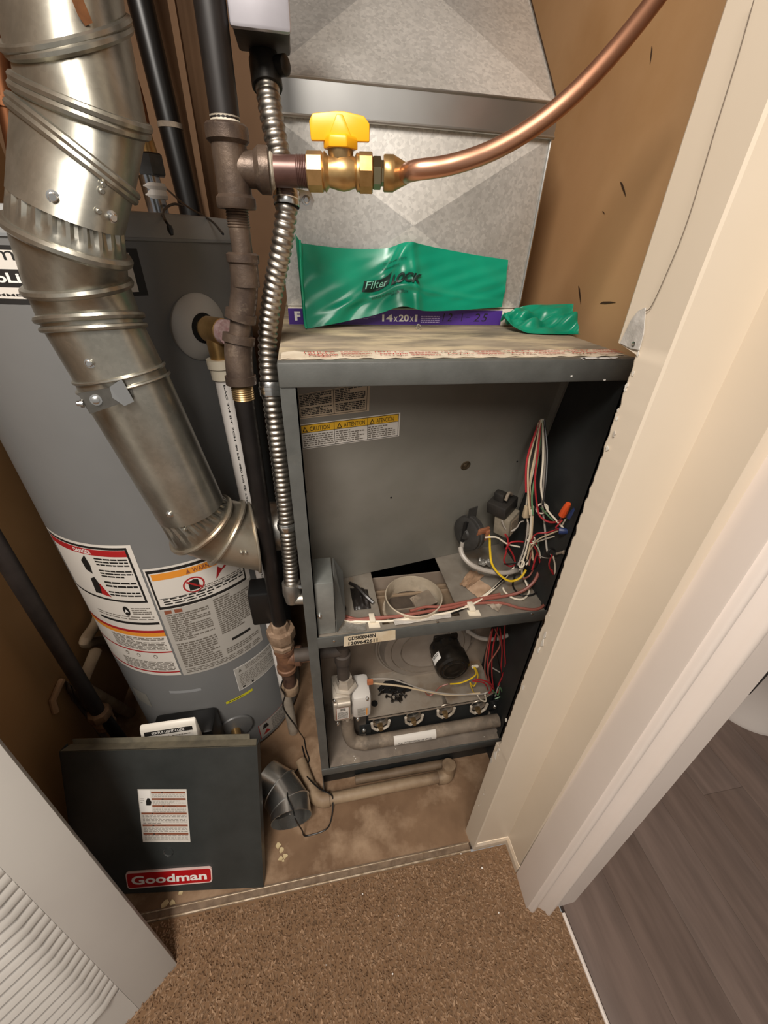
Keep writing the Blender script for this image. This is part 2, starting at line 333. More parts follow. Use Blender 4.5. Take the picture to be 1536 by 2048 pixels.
# door frame and casing at the right: plan profile measured low and high, slightly out of plumb
def lean(ub, uu, y): a = atY(*ub, y); b = atY(*uu, y); return a, b
ZB, ZT = FL, 2.1
def col_at(ub, uu, y, z):
    a, b = lean(ub, uu, y); t = (z - a.z) / (b.z - a.z); return a.x + (b.x - a.x) * t
E0 = lambda z: 0.3235 - 0.012 * max(0.0, z - 0.6)
E1 = lambda z: 0.3285 - 0.006 * max(0.0, z - 0.3)
E2 = lambda z: col_at((1011, 1690), (1371, 935), -0.171, z)
def bearing(ub, uu):                                         # plan direction of a frame edge, measured low and high
    (tb, zb0), (tu, zu0) = [((lambda r, p: (r[0] / r[1], p.z))(ray(*u), atY(*u, -0.28))) for u in (ub, uu)]
    return lambda z: tb + (tu - tb) * (z - zb0) / (zu0 - zb0)
TE3, TC1, TCA, TCB, TCC, TCD = [bearing(a, b) for a, b in (((1031, 1745), (1289, 1300)), ((1047, 1828), (1391, 1300)), ((1062, 1832), (1426, 1300)), ((1090, 1826), (1469, 1300)), ((1106, 1822), (1503, 1300)), ((1148, 1806), (1403, 1500)))]
def x_at(t, y): return CP[0] + t * (y - CP[1])
def vloft(profile, zs):                                      # profile(z) -> list of (x, y); closed in plan
    mb = MB(); mb.rings([[V(x, y, z) for x, y in profile(z)] for z in zs], True, True); return mb
def jag(z, amp): return amp * (0.5 * math.sin(z * 61) + 0.3 * math.sin(z * 143 + 1) + 0.35 * math.sin(z * 310 + 2) + 0.2 * math.sin(z * 700))
def stopprof(z):
    j = 0.0; e = E0(z); yb = -0.1295 if z < 0.272 else (-0.138 if z < 0.947 else -0.111)
    if 0.272 < z < 0.947: j = abs(jag(z, 0.0022)) + 0.0005 * math.sin(z * 900)
    if z > 0.947: j = 0.0
    return [(e + 0.0006, yb + 0.0015 - j), (e, yb - j), (E1(z) - 0.001, -0.1665), (E1(z) + 0.001, -0.1685), (0.50, -0.1685), (0.50, yb + 0.0015)]
zs = [FL] + list(np.linspace(FL + 0.005, 1.0, 230)) + list(np.linspace(1.01, ZT, 12))
dj = thing('door_1', 'cream painted closet door frame with chipped edge beside the furnace', None, (0.42, -0.22, FL), None, 'structure')
build('door_stop', vloft(stopprof, zs), TRIM, dj, ang=25)
zs2 = list(np.linspace(ZB, ZT, 14))
build('jamb', vloft(lambda z: [(E2(z), -0.1685), (E2(z), -0.2213), (0.505, -0.2213), (0.505, -0.1685)], zs2), TRIM, dj)
cs = [None]
def casprof(z):
    z = min(z, 1.25); XB = 0.4035; y3 = max(CP[1] + (0.4065 - CP[0]) / TE3(z), -0.232); y1 = CP[1] + (XB - CP[0]) / TC1(z)
    c1 = XB; ca = x_at(TCA(z), y1 - 0.003); cb = x_at(TCB(z), y1 - 0.010); cc = x_at(TCC(z), y1 - 0.013); cd = max(x_at(TCD(z), y1 - 0.006), cc + 0.012)
    pts = [(0.4065, y3), (c1 - 0.0004, y1 + 0.002), (c1, y1), (c1 + 0.002, y1 + 0.001)]
    for k in range(6): a = math.pi * k / 5; pts.append((c1 + (ca - c1) * (0.2 + 0.75 * (0.5 - 0.5 * math.cos(a))), y1 - 0.001 - 0.007 * math.sin(a)))
    for k in range(1, 6): t = k / 6; pts.append((ca + (cb - ca) * t, y1 - 0.001 - 0.011 * t * t))
    for k in range(6): a = math.pi * k / 5; pts.append((cb + (cc - cb) * (0.5 - 0.5 * math.cos(a)), y1 - 0.012 - 0.006 * math.sin(a)))
    pts += [(cc + 0.0005, y1 - 0.009), (cd - 0.002, y1 - 0.007), (cd, y1 - 0.004), (cd + 0.012, y3)]
    return pts
build('casing', vloft(casprof, zs2), TRIMW, dj, ang=40)
# pale bare strip where a moulding came off
def bare(a, b, n, d):
    return MB().obox((a + b) / 2 + V(0, 0, d / 2), (b - a) / 2, n * 0.0012, V(0, 0, d / 2))
pb = FL + 0.024
build('bare_strip', bare(V(E1(FL) + 0.002, -0.1685, pb), V(E2(FL) - 0.0005, -0.1685, pb), V(0, 1, 0), 0.019), RAW, dj)
build('bare_strip', bare(V(E2(FL), -0.1685, pb), V(E2(FL), -0.2225, pb), V(1, 0, 0), 0.019), RAW, dj)
# patch of raw plaster above the furnace lip and chips along the broken edge
q = [atX(*u, E0(atX(*u, 0.3195).z) - 0.0001) for u in [(1241, 686), (1263, 640), (1277, 622), (1292, 615), (1288, 668), (1279, 700), (1262, 697)]]
build('plaster_patch', MB().prism(q, (-0.0006, 0, 0)), MUD, dj, flat=True)
build('nail_hole', MB().lathe(atX(1268, 688, E0(0.95) - 0.0006), (-1, 0, 0), [(0.0022, 0), (0.0022, 0.0006), (0.0012, 0.0008)], 12), BRIGHT, dj)
ck = [atX(u, v, E0(atX(u, v, 0.319).z) - 0.0002) for u, v in [(1508, 0), (1473, 123), (1432, 255), (1376, 440), (1334, 545), (1303, 612), (1290, 622)]]
build('paint_crack', MB().tube(curve(ck, 4), 0.00035, 5), mat('crack_dark', '6b5f52', None, 0.9), dj)
for k in range(22):
    z = random.choice([random.uniform(0.02, 0.12), random.uniform(0.25, 0.92), random.uniform(0.85, 0.95)])
    p = V(E0(z) - 0.0002, -0.139 - random.uniform(0, 0.007), z); s = random.uniform(0.0008, 0.0020)
    poly = [p + V(0, math.cos(a) * s * random.uniform(.6, 1.2), math.sin(a) * s * random.uniform(.8, 2.0)) for a in np.linspace(0, 5.2, 6)]
    build('plaster_chip', MB().prism(poly, (-random.uniform(0.0002, 0.0005), 0, 0)), PLASTER, dj)
for u, v, s in [(990, 1510, 0.010), (997, 1500, 0.007), (983, 1520, 0.006), (1012, 1440, 0.004), (1047, 1375, 0.004), (1085, 1285, 0.006), (1078, 1300, 0.005), (1090, 1270, 0.005)]:
    p = atX(u, v, E0(0.3) - 0.0002); poly = [p + V(0, math.cos(a) * s * .55 * random.uniform(.5, 1.2), math.sin(a) * s * random.uniform(.8, 1.6)) for a in np.linspace(0, 5.2, 7)]
    build('plaster_chip', MB().prism(poly, (-0.0007, 0, 0)), PLASTER, dj)

# ================================================================== FURNACE
WD, TOP, LIP, DEP = 0.4445, 0.910, 0.8825, 0.70
F = thing('furnace', 'open dark grey gas furnace with front doors off and wiring exposed', 'furnace', (WD / 2, DEP / 2, FL))
T = 0.0016
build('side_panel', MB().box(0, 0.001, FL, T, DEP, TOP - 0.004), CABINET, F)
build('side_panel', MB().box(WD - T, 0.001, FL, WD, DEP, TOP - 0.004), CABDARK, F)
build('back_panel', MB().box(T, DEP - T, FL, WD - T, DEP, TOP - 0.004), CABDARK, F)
build('top_panel', MB().box(0, 0.0005, TOP - 0.004, WD, DEP, TOP), TOPM, F, bevel=0.0012)
mb = MB(); mb.box(-0.0005, -0.002, LIP, WD + 0.001, 0.012, TOP + 0.0006)
build('front_lip', mb, CABINET, F, bevel=0.0025)
for u, v, l in ((1180, 716, 0.014), (1208, 716, 0.011), (1167, 717, 0.003), (1228, 715, 0.006), (1143, 752, 0.0018), (1209, 760, 0.002)):
    p = atY(u, v, -0.0022); build('paint_chip', MB().prism([p + V(-l, 0, 0.0004), p + V(-l * .5, 0, -0.001), p + V(l * .3, 0, -0.0012), p + V(l, 0, 0), p + V(l * .4, 0, 0.001), p + V(-l * .3, 0, 0.0009)], V(0, -0.0003, 0)), WHITE, F)
tp = MB(); tp.grid(lambda a, b: V(0.004 + 0.432 * a, 0.013 + 0.034 * b + 0.002 * math.sin(a * 40), TOP + 0.0010 + 0.0006 * math.sin(a * 90 + b * 5)), 60, 3)
tape = build('foil_tape', tp, FOILT, F, 'crinkled cream tape with red print', solid=0.0004)
d = Decal(planar(V(0.01, 0.014, TOP + 0.0024), V(1, 0, 0), V(0, 1, 0), V(0, 0, 1)), [INKR])
RP = mat('faded_red', 'b23a34', None, 0.6)
for k in range(5):
    x = 0.02 + k * 0.083; d.text('181B-FX', x, 0.018, 0.036, 0.006, RP); d.text('FasTape', x + 0.004, 0.005, 0.034, 0.008, RP, bold=0.02, shear=0.2); d.lines(x + 0.042, 0.004, x + 0.078, 0.026, 4, RP, fill=0.35)
build('tape_print', d.mb, d.mats, tape, recalc=False)
# posts
for x0, x1 in ((0.0, 0.0192), (WD - 0.005, WD)):
    mb = MB(); mb.box(x0, 0, 0.0, x1, 0.0018, LIP + 0.002)
    mb.box(x1 - 0.0018 if x0 == 0 else x0, 0, 0.0, x1 if x0 == 0 else x0 + 0.0018, 0.016, LIP + 0.002)
    build('post', mb, CABINET if x0 == 0 else CABDARK, F)  # right post takes the darkened grey for the shade it stands in
# base
build('base_pan', MB().box(T, 0.0, -0.0025, WD - T, 0.16, 0.0), DUSTPAN, F)
build('base_lip', MB().box(0.0, -0.0015, -0.026, WD, 0.0015, 0.0012), CABINET, F, bevel=0.0006)
build('kick_plate', MB().box(T, 0.030, FL, WD - T, 0.033, -0.004), CABDARK, F)
# upper blower panel, leaning and turned a little
PBL, PBR, PTL, PTR = V(0.014, 0.130, 0.458), V(0.436, 0.204, 0.458), V(0.014, 0.050, 0.9), V(0.436, 0.124, 0.9)
PN = (PTL - PBL).cross(PBR - PBL).normalized(); PN = PN if PN.y < 0 else -PN
mb = MB(); mb.prism([PBL, PBR, PTR, PTL], -PN * 0.0015); blow = build('blower_panel', mb, PANELG, F)
mb = MB(); mb.prism([PBR, PBR + V(0.004, 0.0, 0), PTR + V(0.004, 0, 0), PTR], PN * 0.012); build('panel_flange', mb, PANELG, blow)
p = atP(931, 931, PBL, PN); mb = MB(); mb.lathe(p - PN * 0.001, PN, [(0.0095, 0), (0.0095, 0.0015), (0.008, 0.0022), (0.0045, 0.0014), (0.003, 0.0024)], 20); build('sight_plug', mb, mat('plug_brown', '5a4d3a', '3a3023', 0.5, 0.4, scale=120), blow)
for u, v in ((782, 995), (612, 984), (1034, 923)):
    build('hole', MB().lathe(atP(u, v, PBL, PN), PN, [(0.0018, 0), (0.0018, 0.0006)], 10), DARK, blow)
def ppt(u, v): return atP(u, v, PBL, PN)
fq = quad(ppt(599, 849), ppt(800.5, 825), ppt(798, 872), ppt(604, 899), PN)
d = Decal(fq, [LABEL]); d.rect(0, 0, 1, 1, LABEL, 1); d.rect(0.008, 0.66, 0.985, 0.965, INKY, 2); d.frame(0.008, 0.04, 0.985, 0.965, 0.004, 0.02, INK, 3)
for x in (0.323, 0.655): d.rect(x, 0.04, x + 0.004, 0.96, INK, 3)
d.rect(0.008, 0.65, 0.985, 0.665, INK, 3)
for x, w, s in ((0.09, 0.19, 'CAUTION'), (0.42, 0.21, 'ATTENTION'), (0.75, 0.18, 'ATENCIÓN')):
    d.text(s, x, 0.71, w, 0.17 if s[-2] != 'Ó' else 0.22, INK, 4)
    d.poly([(x - 0.07, 0.70), (x - 0.02, 0.70), (x - 0.045, 0.90)], INK, 4); d.poly([(x - 0.059, 0.73), (x - 0.031, 0.73), (x - 0.045, 0.84)], INKY, 5)
for x in (0.02, 0.335, 0.665): d.lines(x, 0.10, x + 0.29, 0.60, 6, INKG, 3, 0.5)
build('caution_label', d.mb, d.mats, blow, 'white caution label with yellow heading strip', recalc=False)
fq = quad(ppt(594, 790), ppt(740, 764), ppt(738, 822), ppt(600, 838), PN)
d = Decal(fq, [LABELC]); d.rect(0, 0, 1, 1, LABELC, 1); d.frame(0.01, 0.05, 0.965, 0.97, 0.006, 0.015, INK, 2); d.rect(0.48, 0.05, 0.488, 0.97, INK, 2)
for x in (0.025, 0.505):
    d.lines(x, 0.12, x + 0.43, 0.44, 5, INK, 3, 0.55); d.lines(x, 0.50, x + 0.43, 0.95, 7, INK, 3, 0.55)
build('notice_label', d.mb, d.mats, blow, 'tan notice label with two columns of print', recalc=False)
# middle shelf
SH = 0.457
mb = MB(); mb.box(0.0165, 0.0, SH - 0.002, 0.132, 0.175, SH); mb.box(0.277, 0.0, SH - 0.002, WD - T, 0.205, SH); mb.box(0.132, 0.0, SH - 0.002, 0.277, 0.012, SH)
shelf = build('shelf', mb, SHELFM, F)
build('shelf_lip', MB().box(0.017, -0.0018, 0.431, WD - T, 0.0008, SH + 0.0008), CABINET, shelf, bevel=0.0006)
for u, v in ((668, 1282), (875, 1243), (1064, 1228)): build('screw', MB().lathe(atY(u, v, -0.0018), (0, -1, 0), [(0.0022, 0), (0.0022, 0.001), (0.001, 0.0015)], 10), BRIGHT, shelf)
# tray seen through the shelf opening
mb = MB(); mb.box(0.10, 0.004, 0.424, 0.36, 0.128, 0.428)
for k in range(2): mb.tube([V(0.105, 0.106 + k * 0.014, 0.429), V(0.355, 0.106 + k * 0.014, 0.429)], 0.004, 8)
build('inducer_tray', mb, mat('tan_tray', '9a856d', '7a6753', 0.55, 0.4, scale=12), F)
mb = MB(); c = V(0.201, 0.064, 0.428)
mb.lathe(c, (0, 0, 1), [(0.058, 0), (0.058, 0.003), (0.0535, 0.004), (0.0535, 0.036), (0.0545, 0.040), (0.0525, 0.041), (0.0515, 0.037), (0.0515, 0.0005)], 48, cap=False)
col = build('vent_collar', mb, mat('collar_steel', 'cbbda8', 'b0a28d', 0.5, 0.3, scale=18, stain='6b5846', stain_scale=12), F, 'round dusty vent collar')
build('collar_floor', MB().lathe(c + V(0, 0, 0.0003), (0, 0, 1), [(0.0512, 0), (0.0512, 0.001)], 40), mat('collar_dark', '4a3f35', '352c25', 0.7, scale=30), col)
mb = MB(); mb.box(0.165, 0.055, 0.429, 0.222, 0.058, 0.442); mb.box(0.205, 0.030, 0.429, 0.208, 0.085, 0.440); mb.obox(V(0.225, 0.075, 0.440), V(0.02, 0.005, 0.004), V(-0.004, 0.018, 0), V(0, 0, 0.001))
build('collar_damper', mb, DUSTY, col)
# lower compartment back plate + inducer
build('heat_shield', MB().box(T, 0.160, 0.0, WD - T, 0.163, 0.43), mat('shield_tan', '9a8c7e', '847668', 0.6, 0.1, scale=6), F)
ic = V(0.275, 0.16, 0.205)
mb = MB(); mb.lathe(ic, (0, -1, 0), [(0.128, 0), (0.128, 0.004), (0.118, 0.006), (0.110, 0.018), (0.108, 0.020), (0.070, 0.022), (0.066, 0.024), (0.064, 0.0235), (0.03, 0.024)], 64)
ind = build('inducer_housing', mb, mat('housing_grey', 'a09589', '8d8277', 0.5, 0.15, scale=12), F)
for r, h in ((0.122, 0.0055), (0.092, 0.021), (0.068, 0.024)):
    mb = MB(); mb.tube([ic + V(math.cos(a) * r, -h, math.sin(a) * r) for a in np.linspace(0, 2 * math.pi, 64, endpoint=False)], 0.0012, 6, loop=True); build('rim', mb, DUSTY, ind)
mo = V(0.313, 0.139, 0.212); max_ = V(0.03, -1, 0.02).normalized()
mb = MB()
mb.obox(mo + max_ * 0.004, V(0.030, 0, 0), V(0, 0.006, 0), V(0, 0, 0.040))
motor = build('motor', MB().lathe(mo, max_, [(0.033, 0), (0.037, 0.004), (0.037, 0.034), (0.040, 0.035), (0.041, 0.038), (0.041, 0.062), (0.0395, 0.069), (0.034, 0.073), (0.032, 0.0725), (0.025, 0.075), (0.020, 0.0735), (0.013, 0.0745), (0.006, 0.076)], 40), MOTOR, F, 'black inducer fan motor')
build('motor_mount', mb, MOTOR, motor, bevel=0.004)
for k in range(10):
    a = 2 * math.pi * k / 10; u = max_.orthogonal().normalized(); w = max_.cross(u); dr = u * math.cos(a) + w * math.sin(a)
    build('vent_slot', MB().obox(mo + max_ * 0.018 + dr * 0.0365, max_ * 0.005, dr * 0.0008, max_.cross(dr) * 0.0025), DARK, motor)
    build('end_slot', MB().obox(mo + max_ * 0.0735 + dr * 0.0275, max_ * 0.0008, dr * 0.0012, max_.cross(dr) * 0.005), DARK, motor)
pL = mo + max_ * 0.045; dr = (V(-0.75, 0, 0.35)).normalized(); mb = MB()
fq = lambda a, b, off=0.0: mo + max_ * (0.040 + 0.019 * (1 - b)) + (Matrix.Rotation((a - 0.5) * 0.7, 3, max_) @ dr) * (0.0414 + off)
d = Decal(fq, [WHITE]); d.rect(0, 0, 1, 1, WHITE, 1, 6, 1); d.lines(0.15, 0.5, 0.85, 0.9, 2, INK, 2); build('rating_label', d.mb, d.mats, motor, recalc=False)
mb = MB(); q = atY(950, 1333, 0.085); mb.lathe(q, V(-0.4, -0.1, 0.15), [(0.004, -0.008), (0.0045, 0), (0.004, 0.008)], 12); build('wire_connector', mb, WW['white'], motor)
# burner box plate
PZ = 0.100
mb = MB(); mb.prism([V(0.116, 0.047, PZ), V(0.402, 0.050, PZ), V(0.432, 0.062, PZ), V(0.432, 0.160, PZ), V(0.122, 0.160, PZ)], (0, 0, -0.0016)); mb.prism([V(0.116, 0.047, PZ), V(0.402, 0.050, PZ), V(0.402, 0.0512, PZ), V(0.116, 0.0482, PZ)], (0, 0, -0.008))
plate = build('burner_plate', mb, PLATE, F)
pz = lambda u, v: atZ(u, v, PZ + 0.0004)
build('hole', MB().lathe(pz(749, 1407), (0, 0, 1), [(0.008, 0), (0.008, 0.0006)], 20), DARK, plate)
sl = [pz(*u) for u in [(755, 1378), (770, 1362), (800, 1360), (828, 1372), (822, 1382), (790, 1388), (762, 1386)]]; build('slot_opening', MB().prism(sl, (0, 0, 0.0005)), DARK, plate)
build('plate_front', MB().box(0.112, 0.058, 0.004, 0.430, 0.060, PZ - 0.002), CABDARK, F)
for k, (u, v) in enumerate([(760, 1449), (826, 1438), (889, 1424), (954, 1416)]):
    p = atY(u, v, 0.050) + V(0, 0, 0.006); b = MB(); R_ = 0.020
    b.lathe(p + V(0, 0.004, 0.008), (0, -1, 0), [(0.015, -0.03), (0.016, 0), (0.020, 0.004), (0.019, 0.006), (0.0145, 0.002), (0.0145, -0.02)], 24, cap=False)
    bo = build('burner', b, mat('burner_steel', 'b5aa9c', '8f8375', 0.4, 0.8, scale=30), F)
    b = MB(); pts = [p + V(-0.021, -0.006, 0.016), p + V(-0.019, -0.006, -0.004), p + V(-0.010, -0.007, -0.013), p + V(0.010, -0.007, -0.013), p + V(0.019, -0.006, -0.004), p + V(0.021, -0.006, 0.016)]
    b.tube(pts, 0.0034, 8); b.tube([p + V(-0.019, -0.006, -0.003), p + V(-0.006, -0.008, -0.016)], 0.003, 6)
    build('burner_bracket', b, mat('bracket_white', 'cdc3b4', 'a89c8b', 0.6, 0.2, scale=40), bo)
    b = MB(); b.lathe(p + V(0, -0.004, -0.004), (0, -1, 0), [(0.007, -0.004), (0.007, 0.006), (0.0045, 0.008), (0.0045, 0.012)], 6); build('orifice', b, BRASSD, bo)
for u, v in ((728, 1461), (990, 1413)): screw_part(F, atY(u, v, 0.045), (0, -1, 0.3), 0.004)
for u0, u1, v in ((719, 742, 1462), (978, 1002, 1413)):
    a = atY(u0, v, 0.0505); b = atY(u1, v, 0.0505); build('end_bracket', MB().box(a.x, 0.0495, a.z - 0.014, b.x, 0.052, a.z + 0.022), CABDARK, F)
# gas valve and manifold
my = 0.024
man = curve([V(0.0665, 0.048, 0.150), V(0.0665, 0.046, 0.105), V(0.068, 0.040, 0.068), V(0.078, 0.030, 0.046), V(0.100, my, 0.040)], 8) + [V(0.20, my, 0.041), V(0.32, my, 0.042), V(0.438, my, 0.043)]
mb = MB(); mb.tube(man, 0.0152, 20); mani = build('manifold_pipe', mb, DUSTY, F, 'dusty bent gas manifold pipe')
fn = lambda a, b, off=0.0: V(0.172 + 0.102 * a, my, 0.0405) + (V(0, -math.cos((b - 0.1) * 1.5), math.sin((b - 0.1) * 1.5))) * (0.0161 + off)
d = Decal(fn, [WHITE]); d.rect(0, 0, 1, 1, LABEL, 1, 4, 8); d.text('FOR LP CONVERSION USE LPT-03', 0.1, 0.10, 0.78, 0.22, INK, 2, bold=0.015)
build('conversion_label', d.mb, d.mats, mani, recalc=False)
VLV = mat('valve_cast', 'c3b9ab', 'aba091', 0.45, 0.35, scale=25)
vc = V(0.072, 0.052, 0.198)
mb = MB(); mb.box(0.036, 0.022, 0.150, 0.074, 0.080, 0.238); valve = build('gas_valve', mb, VLV, F, 'pale cast gas control valve', bevel=0.006)
mb = MB(); mb.box(0.076, 0.020, 0.152, 0.118, 0.082, 0.228); build('actuator_cover', mb, mat('valve_cover', 'cbc6bf', None, 0.35), valve, bevel=0.010)
mb = MB(); mb.lathe(V(0.064, 0.050, 0.236), (0, 0, 1), [(0.026, 0), (0.026, 0.006), (0.019, 0.008), (0.019, 0.022), (0.016, 0.026), (0.016, 0.034)], 6); build('inlet_boss', mb, VLV, valve)
mb = MB(); mb.lathe(V(0.062, 0.050, 0.268), (0, 0, 1), [(0.013, -0.01), (0.013, 0.05), (0.0165, 0.052), (0.0165, 0.075), (0.013, 0.077), (0.013, 0.10)], 18); mb.tube([V(-0.03, 0.05, 0.355), V(0.062, 0.05, 0.355)], 0.013, 14); build('supply_nipple', mb, mat('dusty_iron', '4d433b', '3a322c', 0.7, scale=30), F)
for x, z in ((0.040, 0.232), (0.088, 0.150), (0.044, 0.146), (0.108, 0.222)): screw_part(valve, V(x, 0.022, z), (0, -1, 0), 0.003)
mb = MB(); mb.lathe(V(0.060, 0.020, 0.222), (-1, 0, 0), [(0.007, -0.012), (0.007, 0.014), (0.005, 0.016), (0.005, 0.022)], 14); build('regulator_cap', mb, VLV, valve)
mb = MB(); mb.lathe(V(0.066, 0.048, 0.152), (0, 0, -1), [(0.020, 0), (0.020, 0.012), (0.0165, 0.014), (0.0165, 0.024)], 8); build('outlet_boss', mb, VLV, valve)
d = Decal(planar(V(0.042, 0.0215, 0.160), V(1, 0, 0), V(0, 0, 1), V(0, -1, 0)), [LABEL]); d.rect(0, 0, 0.028, 0.044, LABEL, 1); d.frame(0, 0, 0.028, 0.044, 0.0012, 0.0012, INKBR, 2)
d.lines(0.009, 0.031, 0.020, 0.041, 3, INK, 2, 0.7); d.lines(0.003, 0.003, 0.025, 0.027, 9, INK, 2, 0.5); build('valve_label', d.mb, d.mats, valve, recalc=False)
d = Decal(planar(V(0.086, 0.0195, 0.164), V(1, 0, 0), V(0, 0, 1), V(0, -1, 0)), [LABEL]); d.rect(0, 0, 0.024, 0.030, LABELG, 1); d.rect(0.020, 0.002, 0.0225, 0.028, INKO, 2); d.lines(0.002, 0.002, 0.018, 0.028, 7, INKG, 2, 0.45); build('actuator_label', d.mb, d.mats, valve, recalc=False)
# model number sticker
a, b_, c, e = atY(688, 1273, -0.0028), atY(791, 1259, -0.0028), atY(791, 1279, -0.0028), atY(687, 1293, -0.0028)
d = Decal(quad(a, b_, c, e, V(0, -1, 0)), [LABEL]); d.rect(0, 0, 1, 1, mat('label_aged', 'd8cbb4', 'c9b595', 0.5, scale=40), 1); d.text('GDS80804BN', 0.08, 0.54, 0.53, 0.36, INK, 2, bold=0.035); d.text('1209642611', 0.09, 0.05, 0.56, 0.36, INK, 2, bold=0.035)
build('model_label', d.mb, d.mats, shelf, 'white model number label', recalc=False)
# foil and tape pieces on shelf
def scrap(parent, name, quadpts, m, z=SH, lift=0.004, n=10, th=0.0004, label=None, seed=0):
    r = random.Random(seed); ph = [r.uniform(0, 6) for _ in range(6)]; Q = [Vector(q) for q in quadpts]
    fn = lambda a, b: (Q[3] * (1 - a) + Q[2] * a) * (1 - b) + (Q[0] * (1 - a) + Q[1] * a) * b + V(0, 0, 0.0012 + lift * (0.5 + 0.3 * math.sin(a * 9 + ph[0]) * math.sin(b * 7 + ph[1]) + 0.2 * math.sin(a * 17 + b * 11 + ph[2])))
    return build(name, MB().grid(fn, n, n), m, parent, label, solid=th)
scrap(shelf, 'foil_patch', [atZ(*u, SH) for u in [(675, 1246), (730, 1238), (733, 1262), (676, 1268)]], FOIL, lift=0.0015, seed=1)
scrap(shelf, 'foil_strip', [atZ(*u, SH + 0.002) for u in [(786, 1240), (902, 1226), (902, 1236), (790, 1252)]], mat('white_foil', 'e8e2da', 'cfc8be', 0.35, 0.4, scale=60, bump=0.5, bscale=150), lift=0.002, seed=2)
# junction box
mb = MB(); mb.box(0.0185, 0.006, 0.458, 0.049, 0.068, 0.576); jb = build('junction_box', mb, mat('box_zinc', 'a3a5a1', '868985', 0.42, 0.55, scale=14), F, 'small zinc junction box on the left post', bevel=0.0015)
mb = MB(); mb.prism([V(0.050, 0.004, 0.462), V(0.0665, 0.020, 0.478), V(0.0665, 0.052, 0.556), V(0.052, 0.060, 0.580), V(0.050, 0.030, 0.580)], V(0.0012, 0, 0)); build('box_cover', mb, CABINET, jb)
screw_part(jb, atY(639, 1232, 0.006), (0, -1, 0), 0.003)
build('box_knockout', MB().box(0.049, 0.012, 0.47, 0.0495, 0.055, 0.56), DARK, jb)
# pressure switch, transformer
sp = atY(938, 1065, 0.125); sa = V(-0.90, -0.40, 0.06).normalized(); SWM = mat('switch_grey', '3a3835', '2a2826', 0.5, scale=30)
mb = MB(); mb.lathe(sp - sa * 0.012, sa, [(0.030, 0), (0.033, 0.002), (0.033, 0.008), (0.035, 0.009), (0.035, 0.013), (0.033, 0.014), (0.033, 0.020), (0.026, 0.023), (0.012, 0.024), (0.010, 0.028)], 36)
psw = build('pressure_switch', mb, SWM, F, 'round black pressure switch')
build('switch_rib', MB().obox(sp + sa * 0.013, V(0, 0, 0.028), V(0.002, -0.002, 0), sa * 0.003), BLACK, psw)
build('hose_barb', MB().tube([sp + sa * 0.014 + V(0, 0, -0.018), sp + sa * 0.014 + V(0, 0, -0.036)], 0.004, 10), WW['grey'], psw)
build('mount_ear', MB().obox(sp + V(0.004, 0.008, 0.040), V(0.010, 0.004, 0), V(0, 0.0012, 0), V(0, 0, 0.012)), SWM, psw)
tc_ = atY(1013, 1043, 0.118); tx, ty, tz = V(0.75, 0.62, 0.12).normalized(), V(-0.6, 0.78, 0).normalized(), V(-0.12, 0, 1).normalized()
mb = MB(); mb.obox(tc_, tx * 0.021, ty * 0.016, tz * 0.021); trf = build('transformer', mb, mat('transformer_tan', '8c8271', '6f6657', 0.6, scale=40), F, 'dusty tan transformer', bevel=0.002)
mb = MB(); mb.obox(tc_ + tz * 0.034 + ty * 0.012, tx * 0.026, ty * 0.020, tz * 0.012); mb.obox(tc_ + tz * 0.050 + ty * 0.016 - tx * 0.004, tx * 0.008, ty * 0.010, tz * 0.012); build('transformer_coil', mb, mat('coil_black', '1d1b19', '2c2824', 0.5, scale=40), trf, bevel=0.003)
mb = MB(); mb.tube(curve([tc_ + tz * 0.056 + ty * 0.0 - tx * 0.014, tc_ + tz * 0.066 - tx * 0.004, tc_ + tz * 0.056 + tx * 0.010], 6), 0.003, 8); build('terminal', mb, DUSTY, trf)
d = Decal(planar(tc_ - ty * 0.0162 - tx * 0.016 - tz * 0.016, tx, tz, -ty), [LABELC]); d.rect(0, 0, 0.032, 0.032, LABELC, 1); d.lines(0.003, 0.004, 0.030, 0.029, 7, INK, 2, 0.45); build('transformer_label', d.mb, d.mats, trf, recalc=False)
# ---------------- wiring of the furnace
Yw = 0.085
def W_(pts, m, r=0.0016, name='wire', y=Yw, ys=None, **k):
    P = [atY(u, v, (ys[i] if ys else y)) for i, (u, v) in enumerate(pts)]
    return wire(F, name, P, r, WW[m], **k)
def lerp(a, b, n): return [a + (b - a) * i / (n - 1) for i in range(n)]
bundle = [('white', [(1083, 838), (1068, 930), (1053, 1010), (1058, 1060), (1062, 1110), (1052, 1130)]), ('white', [(1086, 838), (1086, 920), (1082, 975), (1092, 1015), (1112, 1040), (1128, 1058)]), ('brown', [(1080, 842), (1060, 900), (1056, 960), (1062, 1010), (1064, 1080), (1058, 1130)]),
          ('red', [(1082, 842), (1076, 900), (1070, 960), (1074, 1010), (1080, 1032), (1098, 1044), (1118, 1042), (1126, 1030)]), ('black', [(1088, 838), (1094, 900), (1092, 960), (1086, 1010)]), ('tan', [(1081, 840), (1072, 900), (1060, 965), (1063, 1020), (1062, 1070), (1066, 1120)]),
          ('tan', [(1078, 845), (1058, 920), (1056, 980), (1060, 1030)]), ('grey', [(1085, 840), (1090, 920), (1085, 1000), (1090, 1060), (1094, 1100), (1100, 1110)]), ('red', [(1076, 850), (1054, 920), (1052, 985)]), ('green', [(1084, 840), (1074, 930), (1064, 990), (1066, 1030)])]
for m, p in bundle: W_(p, m, 0.0017, ys=lerp(0.115, 0.022 if p[-1][0] > 1085 else 0.068, len(p)))
mb = MB(); q = atY(1056, 1023, 0.088); mb.obox(q, V(0.008, 0, 0), V(0, 0.004, 0), V(0, 0, 0.012)); build('plug', mb, WW['tan'], F, bevel=0.001)
